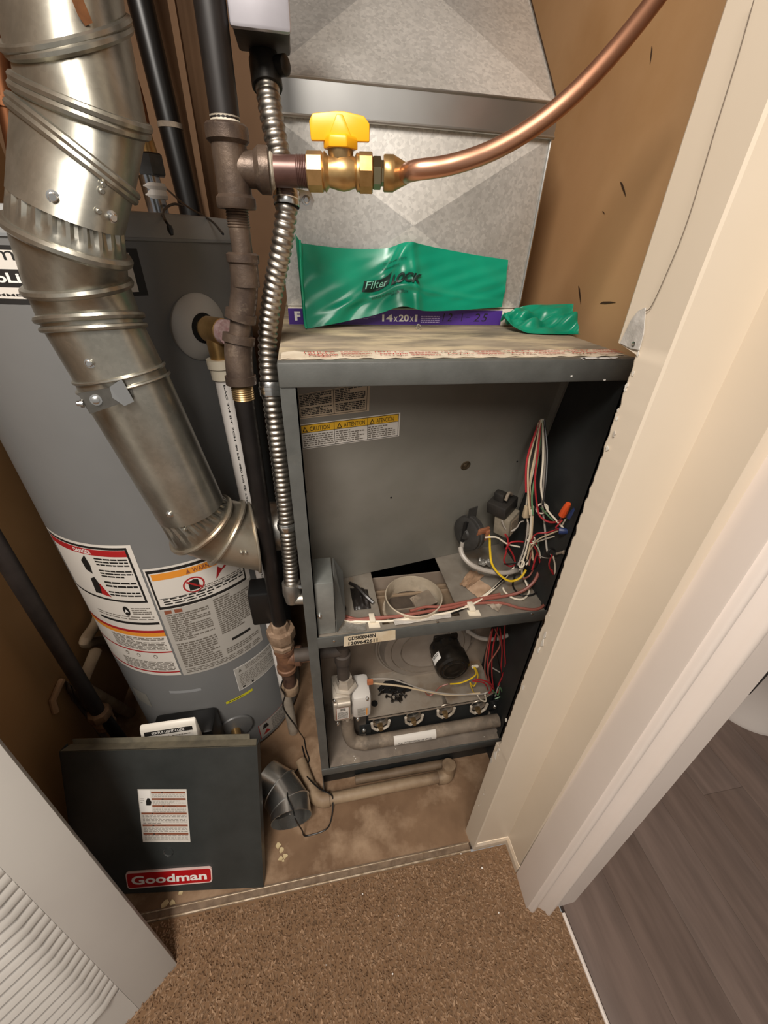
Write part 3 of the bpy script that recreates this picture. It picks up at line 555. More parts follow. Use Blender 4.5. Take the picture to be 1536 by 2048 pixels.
def ring_tie(u, v, y, r, tilt, m='white'):
    c = atY(u, v, y); a = V(math.cos(tilt), 0, math.sin(tilt)); b = V(0, 1, 0.3).normalized(); mb = MB(); mb.tube([c + (a * math.cos(t) + b * math.sin(t)) * r for t in np.linspace(0, 2 * math.pi, 18, endpoint=False)], 0.0016, 6, loop=True); build('cable_tie', mb, WW[m], F)
ring_tie(1084, 1017, 0.075, 0.010, 0.5); ring_tie(1060, 1076, 0.075, 0.009, -0.1); ring_tie(1043, 1128, 0.060, 0.006, 0.9)
W_([(1060, 1085), (1072, 1068), (1095, 1065), (1118, 1058), (1128, 1060)], 'red', 0.0013, ys=lerp(0.062, 0.022, 5)); W_([(1060, 1100), (1075, 1080), (1100, 1068), (1120, 1060)], 'tan', 0.0013, ys=lerp(0.064, 0.022, 4))
W_([(1062, 1088), (1090, 1078), (1114, 1070), (1122, 1055), (1130, 1040)], 'white', 0.0013, ys=lerp(0.060, 0.022, 5)); W_([(1082, 1015), (1100, 1035), (1115, 1045), (1128, 1043), (1138, 1032)], 'green', 0.0014, ys=lerp(0.062, 0.022, 5))
W_([(1125, 1040), (1116, 1050), (1112, 1056), (1122, 1060)], 'red', 0.0013, y=0.022); W_([(1063, 1085), (1075, 1105), (1080, 1130), (1076, 1150)], 'red', 0.0015, y=0.06); W_([(1066, 1083), (1078, 1100), (1082, 1125)], 'white', 0.0013, y=0.062)
W_([(1076, 1085), (1076, 1100), (1080, 1120)], 'green', 0.0013, y=0.064)
def nut(u, v, du, dv, m):
    a = atY(u, v, 0.022); b = atY(u + du, v + dv, 0.014); ax = b - a; L_ = ax.length
    mb = MB(); mb.lathe(a, ax, [(0.0042, 0), (0.0062, 0.001), (0.0060, L_ * 0.45), (0.0048, L_ * 0.9), (0.0038, L_)], 10); build('wire_nut', mb, WW[m], F, m + ' wire nut')
nut(1124, 1031, 13, -24, 'orange'); nut(1140, 1036, 14, -20, 'navy'); nut(1117, 1061, 19, 2, 'navy')
# wires from switch and transformer
W_([(970, 1075), (985, 1074), (996, 1076), (1015, 1088), (1040, 1094)], 'white', 0.0016, y=0.085)
W_([(975, 1062), (979, 1075), (980, 1100), (984, 1128), (1000, 1150), (1020, 1162), (1040, 1156), (1052, 1140)], 'yellow', 0.0022, ys=[0.10, 0.095, 0.09, 0.075, 0.062, 0.055, 0.055, 0.06])
W_([(1010, 1068), (1016, 1080), (1012, 1105), (1008, 1122), (1018, 1132), (1030, 1128), (1026, 1110), (1014, 1090)], 'red', 0.0017, y=0.085); W_([(1012, 1098), (1020, 1086), (1035, 1083), (1048, 1084)], 'red', 0.0016, y=0.08)
W_([(1026, 1060), (1034, 1055), (1040, 1045), (1048, 1042)], 'grey', 0.0012, y=0.10); W_([(1004, 1042), (1010, 1056), (1020, 1062), (1030, 1060)], 'grey', 0.0014, y=0.098)
mb = MB(); mb.obox(atY(966, 1062, 0.10), V(0.011, 0.002, 0.001), V(0, 0.003, 0), V(0.002, 0, 0.006)); mb.obox(atY(974, 1070, 0.098), V(0.004, 0, 0.002), V(0, 0.003, 0), V(0, 0, 0.010)); build('spade_terminal', mb, mat('terminal_copper', 'a06a4c', '7d4e36', 0.5, 0.3, scale=60), F, bevel=0.001)
W_([(921, 1095), (926, 1112), (944, 1130), (975, 1142), (1010, 1146), (1035, 1140)], 'grey', 0.0048, ys=[0.115, 0.10, 0.085, 0.078, 0.078, 0.085], name='pressure_hose', seg=10)
W_([(1008, 1128), (1030, 1126), (1048, 1110), (1056, 1090)], 'black', 0.0014, y=0.08)
for k_, (m_, p_) in enumerate([('white', [(1062, 1020), (1061, 1060), (1055, 1090), (1048, 1115), (1040, 1140)]), ('tan', [(1066, 1020), (1064, 1060), (1060, 1090), (1054, 1118)]), ('black', [(1052, 1060), (1048, 1090), (1038, 1115), (1030, 1135)]), ('grey', [(1056, 1045), (1052, 1080), (1044, 1110), (1036, 1130)]), ('brown', [(1062, 1100), (1068, 1130), (1060, 1150), (1046, 1158)]), ('black', [(1040, 1128), (1060, 1140), (1074, 1130), (1076, 1112)]), ('red', [(1068, 1078), (1075, 1096), (1070, 1120), (1064, 1140)])]):
    W_(p_, m_, 0.0016, ys=lerp(0.072, 0.060, len(p_)))
W_([(1078, 1112), (1092, 1116), (1110, 1116)], 'grey', 0.0008, y=0.02)
# loops over the shelf front
zz = SH + 0.004
def WZ(pts, m, r=0.0018, z=zz, n=7, name='wire', zsl=None, parent=None): return wire(parent or F, name, [atZ(u, v, (zsl[i] if zsl else z)) for i, (u, v) in enumerate(pts)], r, WW[m], n)
WZ([(672, 1233), (700, 1240), (745, 1236), (800, 1232), (860, 1222), (905, 1215), (960, 1200), (1010, 1192), (1045, 1182), (1070, 1160), (1082, 1125), (1078, 1105)], 'brown', 0.0030, zsl=[zz, zz, zz, zz + .002, zz + .002, zz + .002, zz + .002, zz + .002, zz + .012, zz + .03, zz + .05, zz + .06])
WZ([(690, 1232), (720, 1239), (770, 1236), (830, 1226), (890, 1218), (940, 1208), (1000, 1206), (1040, 1216), (1075, 1218), (1095, 1202), (1110, 1175), (1108, 1155), (1104, 1140)], 'brown', 0.0026, zsl=[zz] * 7 + [zz, zz, zz + .004, zz + .02, zz + .035, zz + .045])
WZ([(820, 1222), (850, 1214), (880, 1213), (920, 1206), (955, 1198), (1000, 1188)], 'brown', 0.0026, z=zz + .004)
WZ([(672, 1228), (690, 1240), (740, 1243), (800, 1240), (900, 1224), (950, 1206), (985, 1180), (1015, 1150), (1040, 1120), (1062, 1098)], 'white', 0.0019, zsl=[zz + .006, zz, zz - .001, zz - .001, zz, zz + .002, zz + .008, zz + .02, zz + .04, zz + .06])
WZ([(675, 1200), (686, 1212), (684, 1228), (668, 1242), (655, 1244)], 'white', 0.0022, z=zz + .012); WZ([(672, 1202), (682, 1204), (690, 1216), (684, 1230)], 'black', 0.0024, z=zz + .014)
WZ([(902, 1228), (930, 1216), (965, 1195), (1000, 1165), (1030, 1130), (1048, 1112), (1062, 1108), (1056, 1122), (1044, 1130)], 'black', 0.0019, zsl=[zz, zz, zz + .003, zz + .014, zz + .03, zz + .045, zz + .05, zz + .045, zz + .04])
WZ([(930, 1214), (975, 1186), (1010, 1154), (1036, 1122), (1054, 1104), (1062, 1112), (1048, 1130), (1044, 1146), (1052, 1165), (1058, 1184), (1046, 1198), (1026, 1196), (1010, 1184), (1006, 1176)], 'white', 0.0019, zsl=[zz, zz + .006, zz + .018, zz + .034, zz + .046, zz + .042, zz + .034, zz + .02, zz + .01, zz, zz, zz, zz, zz])
WZ([(1030, 1150), (1026, 1172), (1042, 1190), (1068, 1188), (1082, 1170), (1076, 1152), (1058, 1142), (1046, 1134)], 'black', 0.0017, zsl=[zz + .01, zz, zz, zz, zz + .004, zz + .01, zz + .02, zz + .03])
W_([(1104, 1140), (1106, 1148), (1098, 1130), (1104, 1110)], 'red', 0.0013, y=0.008); W_([(1110, 1150), (1110, 1130), (1106, 1112)], 'white', 0.0013, y=0.008)
mb = MB(); mb.tube([atY(1103, 1105, 0.012) + V(math.cos(a) * 0.006, 0.003 * math.sin(a), math.sin(a) * 0.006) for a in np.linspace(0, 6.283, 16, endpoint=False)], 0.002, 8, loop=True); build('grommet', mb, BLACK, F)
mb = MB(); mb.tube([atY(1112, 1108, 0.012), atY(1126, 1104, 0.004)], [0.002, 0.002], 8); mb.lathe(atY(1126, 1104, 0.004), V(0.3, -0.6, 0.1), [(0.004, 0), (0.004, 0.003)], 10); build('sheet_screw', mb, DUSTY, F)
for u, v, s in ((744, 1236, 0.010), (942, 1213, 0.011)):
    c = atZ(u, v, SH + 0.006); build('wire_clip', MB().obox(c, V(s * .5, -s * .05, 0), V(0, s * .9, 0), V(0, 0, 0.003)), WW['white'], F, bevel=0.001); build('clip_base', MB().obox(c + V(0.002, -0.012, -0.005), V(s, -s * .1, 0), V(0, s * .6, 0), V(0, 0, 0.0008)), WW['white'], F)
# lower wiring
for k, (m, p) in enumerate([('red', [(985, 1258), (978, 1300), (975, 1340), (982, 1375), (975, 1395)]), ('red', [(995, 1255), (985, 1300), (984, 1350), (988, 1380)]), ('red', [(1000, 1256), (1004, 1300), (1002, 1340), (1006, 1360), (995, 1385)]), ('brown', [(990, 1258), (1000, 1290), (978, 1330), (978, 1370)]), ('red', [(1010, 1250), (1008, 1290), (1010, 1335), (996, 1372)]), ('black', [(992, 1256), (994, 1310), (1002, 1350), (998, 1390)]), ('brown', [(982, 1262), (972, 1310), (970, 1345), (980, 1372), (984, 1390)]), ('grey', [(985, 1336), (1000, 1345), (1008, 1352), (998, 1370), (990, 1392)])]):
    W_(p, m, 0.0016, ys=lerp(0.075, 0.062, len(p)))
W_([(935, 1262), (960, 1276), (990, 1278), (1020, 1268), (1040, 1250)], 'grey', 0.0048, name='pressure_hose', y=0.09, seg=10)
W_([(948, 1335), (952, 1348), (940, 1358), (920, 1366), (900, 1368)], 'yellow', 0.0018, y=0.072); W_([(950, 1334), (956, 1352), (948, 1372), (940, 1366), (946, 1382), (952, 1390)], 'yellow', 0.0016, y=0.07)
W_([(742, 1358), (780, 1358), (815, 1368), (850, 1380), (900, 1388), (960, 1388), (975, 1384)], 'grey', 0.0017, y=0.045); W_([(742, 1366), (800, 1372), (840, 1380), (900, 1390), (960, 1386)], 'tan', 0.0021, y=0.046)
W_([(848, 1380), (856, 1390), (866, 1388), (880, 1374), (896, 1368)], 'brown', 0.0014, y=0.05); W_([(955, 1390), (962, 1400), (972, 1402), (970, 1390)], 'white', 0.0018, y=0.045)
W_([(985, 1380), (996, 1390), (1000, 1375), (1004, 1390), (990, 1398)], 'green', 0.0016, y=0.05); W_([(950, 1358), (970, 1362), (985, 1372), (978, 1386)], 'red', 0.0018, y=0.052); W_([(945, 1362), (968, 1366), (976, 1380)], 'red', 0.0016, y=0.054)
mb = MB(); mb.obox(atY(740, 1364, 0.04), V(0.006, 0, 0), V(0, 0.003, 0), V(0, 0, 0.006)); build('wire_terminal', mb, mat('terminal_orange', 'b06a45', None, 0.5), F)

# ================================================================== LOOSE THINGS IN THE FURNACE
lz = SH + 0.0008
def loose(name, quadpts, m, label, cat, lift=0.004, seed=0, th=0.0006, n=10): return scrap_top(name, quadpts, m, label, cat, lift, seed, th, n)
def scrap_top(name, quadpts, m, label, cat, lift, seed, th, n=10):
    r = random.Random(seed); ph = [r.uniform(0, 6) for _ in range(6)]; Q = [Vector(q) for q in quadpts]
    fn = lambda a, b: (Q[3] * (1 - a) + Q[2] * a) * (1 - b) + (Q[0] * (1 - a) + Q[1] * a) * b + V(0, 0, 0.0006 + lift * (0.5 + 0.3 * math.sin(a * 9 + ph[0]) * math.sin(b * 7 + ph[1]) + 0.2 * math.sin(a * 17 + b * 11 + ph[2])))
    return build(name, MB().grid(fn, n, n), m, None, label, cat, solid=th)
loose('cardboard_scrap', [atZ(*u, lz) for u in [(940, 1143), (968, 1154), (935, 1180), (918, 1172)]], CARDB, 'brown ridged cardboard scrap on the furnace shelf under the white hose', 'cardboard', 0.008, 3)
loose('cardboard_scrap', [atZ(*u, lz) for u in [(955, 1158), (984, 1178), (957, 1198), (932, 1178)]], mat('pale_card', 'b79a80', 'a3866c', 0.8, scale=40), 'pale square cardboard scrap lying on the furnace shelf beside the wires', 'cardboard', 0.003, 4)
loose('paper_scrap', [atZ(*u, lz) for u in [(965, 1205), (1006, 1206), (996, 1226), (976, 1212)]], mat('tan_paper', 'a89a8a', '8b7d6e', 0.7, scale=40), 'grey torn paper scrap at the front edge of the furnace shelf', 'paper', 0.004, 5)
q = [atZ(*u, SH) for u in [(700, 1178), (735, 1180), (742, 1218), (708, 1222)]]
mb = MB(); fn = lambda a, b: (q[3] * (1 - a) + q[2] * a) * (1 - b) + (q[0] * (1 - a) + q[1] * a) * b + V(0, 0, 0.002 + 0.022 * math.sin(math.pi * min(max(a, 0), 1)) * max(0.0, math.sin(math.pi * min(b, 1.0))) ** 0.6 * (0.7 + 0.3 * math.sin(a * 14 + b * 5)))
mb.grid(fn, 14, 14); mb.tube(curve([fn(0.02, 1.1) + V(0, 0, 0.008), fn(0.35, 0.75) + V(0, 0, 0.003), fn(0.75, 0.4) + V(0, 0, 0.003), fn(1.15, 0.15) + V(0, 0, 0.006)], 6), 0.0035, 6)
build('black_tape_wad', mb, mat('black_rubber', '1d1a18', '2c2724', 0.35, scale=30, bump=0.5, bscale=80), None, 'crumpled black rubber boot on the shelf beside the junction box', 'rubber boot')
loose('foil_scrap', [atZ(*u, SH + 0.012) for u in [(958, 1120), (982, 1124), (980, 1136), (956, 1132)]], FOIL, 'small crumpled foil piece resting by the white hose', 'foil', 0.008, 6)
# screws on burner plate
sc_mb = MB(); sc_mb.lathe(V(0, 0, 0), (0, 0, 1), [(0.0048, 0), (0.0048, 0.0025), (0.0035, 0.0032), (0.0022, 0.0034), (0.0018, 0.012), (0.0003, 0.016)], 8)
spots = [(765, 1388), (772, 1395), (778, 1383), (784, 1392), (790, 1398), (796, 1386), (801, 1394), (806, 1388), (770, 1380), (788, 1382), (812, 1396), (784, 1404), (795, 1400), (803, 1401), (785, 1406)]
proto = None
for k, (u, v) in enumerate(spots):
    p = pz(u, v)
    if proto is None: proto = build('hex_screw', sc_mb, MOTOR, None); ob = proto
    else: ob = proto.copy(); COL.objects.link(ob)
    ob.rotation_euler = (math.radians(random.uniform(70, 100)), 0, random.uniform(0, 6.28)); ob.location = p + V(0, 0, 0.0052 + (0.004 if k % 3 == 0 else 0))
    tag(ob, 'small black hex screw in the loose pile on the burner plate', 'screw', 'black screws piled on the burner plate')

# ================================================================== PLENUM / DUCT
DY = 0.252
plen = thing('duct_plenum', 'galvanised sheet metal duct plenum standing on the furnace top', 'duct', (0.2, 0.45, 0.935))
DX0, DX1 = 0.010, 0.396; zb_, zm0, zm1 = 0.936, 1.153, 1.188; zt = 1.55; yt = DY + 0.36 * 1.05
mb = MB(); mb.box(DX0, DY, zb_, DX1, DY + 0.40, zm1 - 0.004); low = build('lower_box', mb, DUCT, plen)
# cross break: four shallow facets, side ones in the darker steel to paint their shading
def facets(o, ux, uy, w, h, n, bulge, mats, name, parent):
    c = o + ux * w / 2 + uy * h / 2 + n * bulge; P = [o, o + ux * w, o + ux * w + uy * h, o + uy * h]
    for k in range(4):
        a, b = P[k], P[(k + 1) % 4]; build(name, MB().add([a + n * 0.0004, b + n * 0.0004, c], [(0, 1, 2)]), mats[k % 2], parent, recalc=False, flat=True)
facets(V(DX0, DY, zb_), V(1, 0, 0), V(0, 0, 1), DX1 - DX0, zm0 - zb_, V(0, -1, 0), 0.005, [DUCT, DUCT2], 'cross_broken_face', low)
un = V(0, 0.36 * 1.05, 0.36).normalized(); upn = V(0, -un.z, un.y)
mb = MB(); mb.prism([V(DX0, DY, zm1), V(DX1, DY, zm1), V(DX1, yt, zt), V(DX0, yt, zt)], V(0, 0.13, 0)); upb = build('upper_offset', mb, DUCT, plen)
facets(V(DX0, DY, zm1), V(1, 0, 0), un, DX1 - DX0, 0.44, upn, 0.010, [DUCT, DUCT2], 'cross_broken_face', upb)
mb = MB(); mb.box(DX0 - 0.002, DY - 0.006, zm0, DX1 + 0.002, DY + 0.02, zm1); mb.tube([V(DX0, DY - 0.007, zm0), V(DX1 + 0.002, DY - 0.007, zm0)], 0.0022, 8); mb.tube([V(DX0, DY - 0.006, zm1), V(DX1 + 0.002, DY - 0.006, zm1)], 0.0018, 8)
build('joint_band', mb, mat('band_steel', 'c4c3c0', 'b4b3b0', 0.32, 1.0, scale=5, rvar=0.05), plen, 'smooth horizontal joint band')
mb = MB(); mb.tube([V(DX1 + 0.001, DY - 0.001, zb_), V(DX1 + 0.001, DY - 0.001, zm0)], 0.0022, 8); build('corner_seam', mb, BRIGHT, plen)
mb = MB(); mb.tube([V(DX1 + 0.001, DY, zm1), V(DX1 + 0.001, yt, zt)], 0.0022, 8); build('corner_seam', mb, BRIGHT, plen)

# ================================================================== AIR FILTER, GREEN COVER
FY = 0.236
fx0, fx1 = 0.0105, 0.389
fil = thing('air_filter', 'purple edged furnace air filter with white size print under the duct', 'air filter', ((fx0 + fx1) / 2, FY + 0.2, TOP))
build('frame', MB().box(fx0, FY, TOP + 0.0006, fx1, FY + 0.42, TOP + 0.0245), CARD, fil, bevel=0.0008)
fh = 0.0235
d = Decal(planar(V(fx0, FY, TOP + 0.001), V(1, 0, 0), V(0, 0, 1), V(0, -1, 0)), [PURPLE])
pr = atY(1000, 650, FY).x - fx0
d.rect(0.0, 0.0004, pr, fh - 0.0006, PURPLE, 1); d.text('F', 0.009, 0.006, 0.009, 0.013, WHITE, 2, bold=0.06)
xs = lambda u: atY(u, 645, FY).x - fx0
d.text('14', xs(764), 0.0052, xs(785) - xs(764), 0.0105, WHITE, 2, bold=0.03); d.text('x', xs(787), 0.0052, xs(795) - xs(787), 0.0075, WHITE, 2); d.text('20', xs(797), 0.0052, xs(817) - xs(797), 0.0105, WHITE, 2, bold=0.03); d.text('x', xs(819), 0.0052, xs(827) - xs(819), 0.0075, WHITE, 2); d.text('1', xs(829), 0.0052, xs(834) - xs(829), 0.0105, WHITE, 2, bold=0.03)
d.lines(xs(841), 0.003, xs(878), 0.0145, 4, mat('lilac', 'b8a8d8', None, 0.5), 2, 0.5)
d.lines(xs(712), 0.008, xs(750), 0.013, 2, MATS['lilac'], 2, 0.4)
for s_, a, b in (('1', 884, 888), ('2', 893, 903), ('-', 907, 913), ('1', 921, 924), ('-', 931, 938), ('2', 946, 958), ('5', 962, 973)):
    if s_ == '-': d.rect(xs(a), 0.0118, xs(b), 0.0126, INK, 2)
    else: d.text(s_, xs(a), 0.006, xs(b) - xs(a), 0.012, INK, 2, shear=0.2)
build('printed_edge', d.mb, d.mats, fil, 'purple printed front edge', recalc=False)
build('screw_eye', MB().tube([atZ(837, 654, TOP + 0.004) + V(0.0035 * math.cos(a), 0, 0.0035 * math.sin(a)) for a in np.linspace(0, 6.283, 14, endpoint=False)], 0.0011, 6, loop=True), BRIGHT, None, 'tiny metal ring lying in front of the purple filter', 'ring')
# the green sheet: bounded by measured edge curves
def bez(pts, t):
    c = curve(pts, 12); k = t * (len(c) - 1); i = min(int(k), len(c) - 2); f = k - i; return c[i] * (1 - f) + c[i + 1] * f
gt = [atY(604, 487, 0.222), atY(690, 497, 0.238), atY(770, 497, 0.236), atY(815, 485, 0.222), atY(880, 497, 0.236), atY(950, 510, 0.242), atY(1016, 520, 0.243)]
gb = [atY(612, 658, 0.205), atY(680, 645, 0.208), atY(750, 630, 0.212), atY(805, 613, 0.200), atY(850, 622, 0.206), atY(920, 620, 0.220), atY(1003, 614, 0.232)]
def gsheet(a, b, off=0.0):
    p = bez(gb, a) * (1 - b) + bez(gt, a) * b
    w = 0.004 * math.exp(-((a - 0.52 + 0.42 * (1 - b)) / 0.045) ** 2) + 0.003 * math.exp(-((a - 0.52 - 0.10 * (1 - b)) / 0.022) ** 2) - 0.003 * math.exp(-((a - 0.45 + 0.25 * (1 - b)) / 0.04) ** 2)
    w += 0.0035 * math.sin(math.pi * b) * math.sin(a * 7 + 0.6) + 0.0016 * math.sin(a * 17 + b * 9) * math.sin(b * math.pi) + 0.0007 * math.sin(a * 41 - b * 23) * math.sin(b * math.pi)
    w += 0.004 * math.exp(-((b - 0.1 - 0.25 * math.sin(a * 3.1)) / 0.05) ** 2) * math.sin(math.pi * a)
    return p + V(0, -1, 0.15) * (w + off)
gs = thing('green_filter_cover', 'green plastic filter cover flap with black logo hanging below the duct', 'plastic cover', (0.2, 0.22, TOP))
build('flap', MB().grid(lambda a, b: gsheet(a, b), 120, 40), GREEN, gs, solid=0.0006, ang=80)
fl = [atY(590, 468, 0.235), atY(598, 480, 0.225), atY(604, 487, 0.220)], [atY(608, 650, 0.20), atY(611, 656, 0.203), atY(613, 658, 0.204)]
build('side_fold', MB().grid(lambda a, b: bez(fl[1], a) * (1 - b) + bez(fl[0], a) * b + V(0, -0.002 * math.sin(b * 9) - 0.004 * math.sin(math.pi * a), 0), 10, 24), mat('green_fold', '119a74', None, 0.3), gs, solid=0.0006)
mb = MB(); mb.tube(curve([atY(600, 480, 0.218), atY(603, 560, 0.212), atY(612, 657, 0.2)], 8), 0.0013, 6); build('fold_edge', mb, mat('green_bright', '35c79b', None, 0.25), gs)
gy = lambda v: (658 - v) / 165.0
def gst(u, v):                                               # sheet coordinates of a measured spot
    best = None
    for i in range(0, 61):
        a = i / 60
        p0 = bez(gb, a); p1 = bez(gt, a)
        for j in range(0, 21):
            p = p0 * (1 - j / 20) + p1 * (j / 20); c = RM @ (np.array(p) - CP); x = 768 + FPX * c[0] / c[2] - u; y = 1024 + FPX * c[1] / c[2] - v
            if best is None or x * x + y * y < best[0]: best = (x * x + y * y, a, j / 20)
    return best[1], best[2]
d = Decal(lambda a, b, off=0.0: gsheet(a, b, off * 1.6 + 0.0012), [INK])
A = gst(722, 584); B = gst(777, 584); Tt = gst(724, 560); d.lv = 3
x0, y0, x1, y1 = A[0], A[1] - 0.01, B[0], Tt[1] + 0.0
bk = mat('logo_black', '072a24', None, 0.4)
def blk(i, j):
    a = x0 + (x1 - x0 - 0.006) * i + 0.006 * j; lo_ = y0 - 0.03 * math.sin(math.pi * i) + 0.05 * i * i; hi_ = y1 - 0.015 * math.sin(math.pi * i) + 0.06 * i ** 3; return gsheet(a, lo_ + (hi_ - lo_) * j, 0.0016)
d.mb.grid(blk, 16, 8, d.mi(bk)); d.text('Filter', x0 + 0.012, y0 + 0.03, (x1 - x0) * 0.78, (y1 - y0) * 0.72, mat('pale_green', '8fd8c0', None, 0.4), 5, shear=0.15)
L0 = gst(778, 574); L1 = gst(846, 554); d.text('LOCK', L0[0] + 0.004, L0[1] - 0.0, (L1[0] - L0[0]) * 0.92, 0.15, bk, 7, bold=0.05, shear=0.25)
L2 = gst(784, 586); d.text('by AIRLOGIX', L2[0], L2[1] - 0.035, 0.115, 0.05, bk, 4, shear=0.2); L3 = gst(745, 592); d.text('SEALS FURNACE FILTER', L3[0], L3[1] - 0.045, 0.20, 0.035, bk, 4)
L4 = gst(762, 532); d.text('your filter every 30 days for', L4[0], L4[1], 0.17, 0.04, bk, 4); L5 = gst(762, 540); d.text('maximum efficiency', L5[0], L5[1] - 0.03, 0.12, 0.04, bk, 4)
build('logo_print', d.mb, d.mats, gs, 'black logo print', recalc=False)
# crumpled spare green piece
c0 = [atZ(*u, TOP + 0.004) for u in [(1025, 660), (1158, 676)]]
gb2 = [atY(1008, 632, 0.20), atY(1030, 655, 0.175), atY(1080, 672, 0.155), atY(1158, 676, 0.150)]; gt2 = [atY(1003, 632, 0.222), atY(1050, 612, 0.226), atY(1100, 610, 0.215), atY(1147, 608, 0.200)]
def gcr(a, b):
    p = bez(gb2, a) * (1 - b) + bez(gt2, a) * b; w = 0.006 * math.sin(math.pi * b) * math.sin(a * 11 + b * 7) + 0.004 * math.sin(a * 23 - b * 13) * math.sin(math.pi * b) - 0.010 * math.exp(-((b - 0.62 + 0.15 * math.sin(a * 5)) / 0.09) ** 2) * math.sin(math.pi * a)
    p = p + V(0, -0.6, 1) * w; p.z = max(p.z, TOP + 0.002); return p
build('green_plastic_wad', MB().grid(gcr, 50, 30), GREEN, None, 'crumpled green plastic piece on the furnace top by the brown wall', 'plastic sheet', solid=0.0006, ang=60)

# ================================================================== WATER HEATER
HC = V(-0.270, 0.336, 0); HR = 0.212; HT = 1.044
def hcyl(ang, z, off=0.0): a = math.radians(ang); return V(HC.x + (HR + off) * math.sin(a), HC.y - (HR + off) * math.cos(a), z)
def hpx(u, v):
    r = ray(u, v); o = np.array([CP[0] - HC.x, CP[1] - HC.y]); dd = r[:2]; a = dd @ dd; b = 2 * o @ dd; c = o @ o - HR * HR; D = max(0.0, b * b - 4 * a * c); t = (-b - math.sqrt(D)) / (2 * a); p = CP + r * t
    return math.degrees(math.atan2(p[0] - HC.x, -(p[1] - HC.y))), p[2]
H = thing('water_heater', 'tall grey tank water heater with warning labels in the left of the closet', 'water heater', (HC.x, HC.y, FL))
build('tank', MB().lathe(V(HC.x, HC.y, FL), (0, 0, 1), [(HR - 0.006, 0), (HR - 0.006, 0.012), (HR + 0.002, 0.014), (HR + 0.002, 0.02), (HR, 0.024), (HR, HT - FL - 0.024)], 96), TANK, H)
build('top_cap', MB().lathe(V(HC.x, HC.y, HT - 0.026), (0, 0, 1), [(HR + 0.0015, 0), (HR + 0.0015, 0.020), (HR - 0.002, 0.025), (HR - 0.006, 0.026), (0.02, 0.024)], 96), mat('cap_grey', '8c8c8b', None, 0.35), H)
build('seam_ring', MB().lathe(V(HC.x, HC.y, HT - 0.030), (0, 0, 1), [(HR, 0), (HR + 0.002, 0.001), (HR + 0.002, 0.004), (HR, 0.005)], 96, cap=False), mat('seam_grey', '7c7e7f', None, 0.4), H)
def hdecal(a0, a1, z0, z1): return lambda s, t, off=0.0: hcyl(a0 + (a1 - a0) * s, z0 + (z1 - z0) * t, off + 0.0003)
# left warning label
aR = hpx(258, 1090)[0] + 0.5; zT = hpx(258, 1090)[1]; zB = hpx(352, 1350)[1]
d = Decal(hdecal(aR - 48, aR, zB, zT), []); d.rect(0, 0, 1, 1, LABEL, 1, 24, 1)
d.frame(0.02, 0.62, 0.955, 0.985, 0.02, 0.014, INK, 2, 24); d.rect(0.04, 0.93, 0.935, 0.968, INKR, 3, 16); d.text('DANGER', 0.40, 0.935, 0.2, 0.026, WHITE, 4, bold=0.02)
d.poly([(0.43, 0.88), (0.5, 0.92), (0.52, 0.86), (0.5, 0.80), (0.44, 0.82)], INK, 3); d.poly([(0.42, 0.66), (0.56, 0.66), (0.5, 0.78), (0.44, 0.76)], INK, 3); d.poly([(0.5, 0.66), (0.6, 0.65), (0.53, 0.74)], INKR, 4)
for z0, z1, n in ((0.865, 0.92, 3), (0.79, 0.845, 3), (0.72, 0.77, 2), (0.66, 0.70, 2)): d.lines(0.60, z0, 0.92, z1, n, INK, 3, 0.5, (0.1, 0.3))
d.disc(0.70, 0.555, 0.035, 0.035, INK, 3); d.poly([(0.68, 0.54), (0.70, 0.57), (0.72, 0.545), (0.70, 0.55)], WHITE, 4); d.lines(0.76, 0.53, 0.95, 0.585, 4, INKG, 3, 0.5, (0.1, 0.3)); d.lines(0.3, 0.485, 0.96, 0.52, 2, INKG, 3, 0.4)
d.rect(0.3, 0.452, 0.985, 0.470, INK, 3, 12); d.rect(0.0, 0.385, 1.0, 0.405, INKR, 3, 20); d.rect(0.0, 0.355, 1.0, 0.384, INKO, 3, 20)
d.lines(0.35, 0.235, 0.97, 0.345, 9, INKG, 3, 0.55); d.rect(0, 0.213, 1, 0.224, INKR, 3, 20); d.lines(0.35, 0.05, 0.97, 0.135, 7, INKG, 3, 0.55); d.rect(0, 0.028, 1, 0.040, INKR, 3, 20)
for x in (0.45, 0.60, 0.80): d.disc(x, 0.18, 0.022, 0.016, INKG, 3); d.disc(x, 0.18, 0.014, 0.010, LABEL, 4)
build('danger_label', d.mb, d.mats, H, 'white danger label with red and orange bands', recalc=False)
# right warning label
a0, zT2 = hpx(285, 1139); a1 = hpx(526, 1290)[0] + 0.5; zB2 = hpx(362, 1351)[1]
d = Decal(hdecal(a0, a1, zB2, zT2), []); d.rect(0, 0, 1, 1, LABELG, 1, 24, 1); d.rect(0, 0.66, 1, 1, LABEL, 2, 24, 1)
yb = (hpx(315, 1220)[1] - zB2) / (zT2 - zB2)
d.frame(0.015, yb, 0.945, 0.985, 0.018, 0.022, INK, 3, 24); d.rect(0.05, 0.905, 0.925, 0.955, INKO, 3, 16); d.text('WARNING', 0.42, 0.912, 0.26, 0.034, INKBR, 4, bold=0.02); d.poly([(0.36, 0.912), (0.40, 0.912), (0.38, 0.948)], INKBR, 4)
d.disc(0.40, 0.815, 0.105, 0.062, INKR, 3, 28); d.disc(0.40, 0.815, 0.088, 0.051, LABEL, 4, 28); d.poly([(0.35, 0.775), (0.45, 0.775), (0.45, 0.85), (0.41, 0.86), (0.35, 0.845)], INK, 5); d.poly([(0.33, 0.845), (0.345, 0.855), (0.475, 0.79), (0.465, 0.775)], INKR, 6)
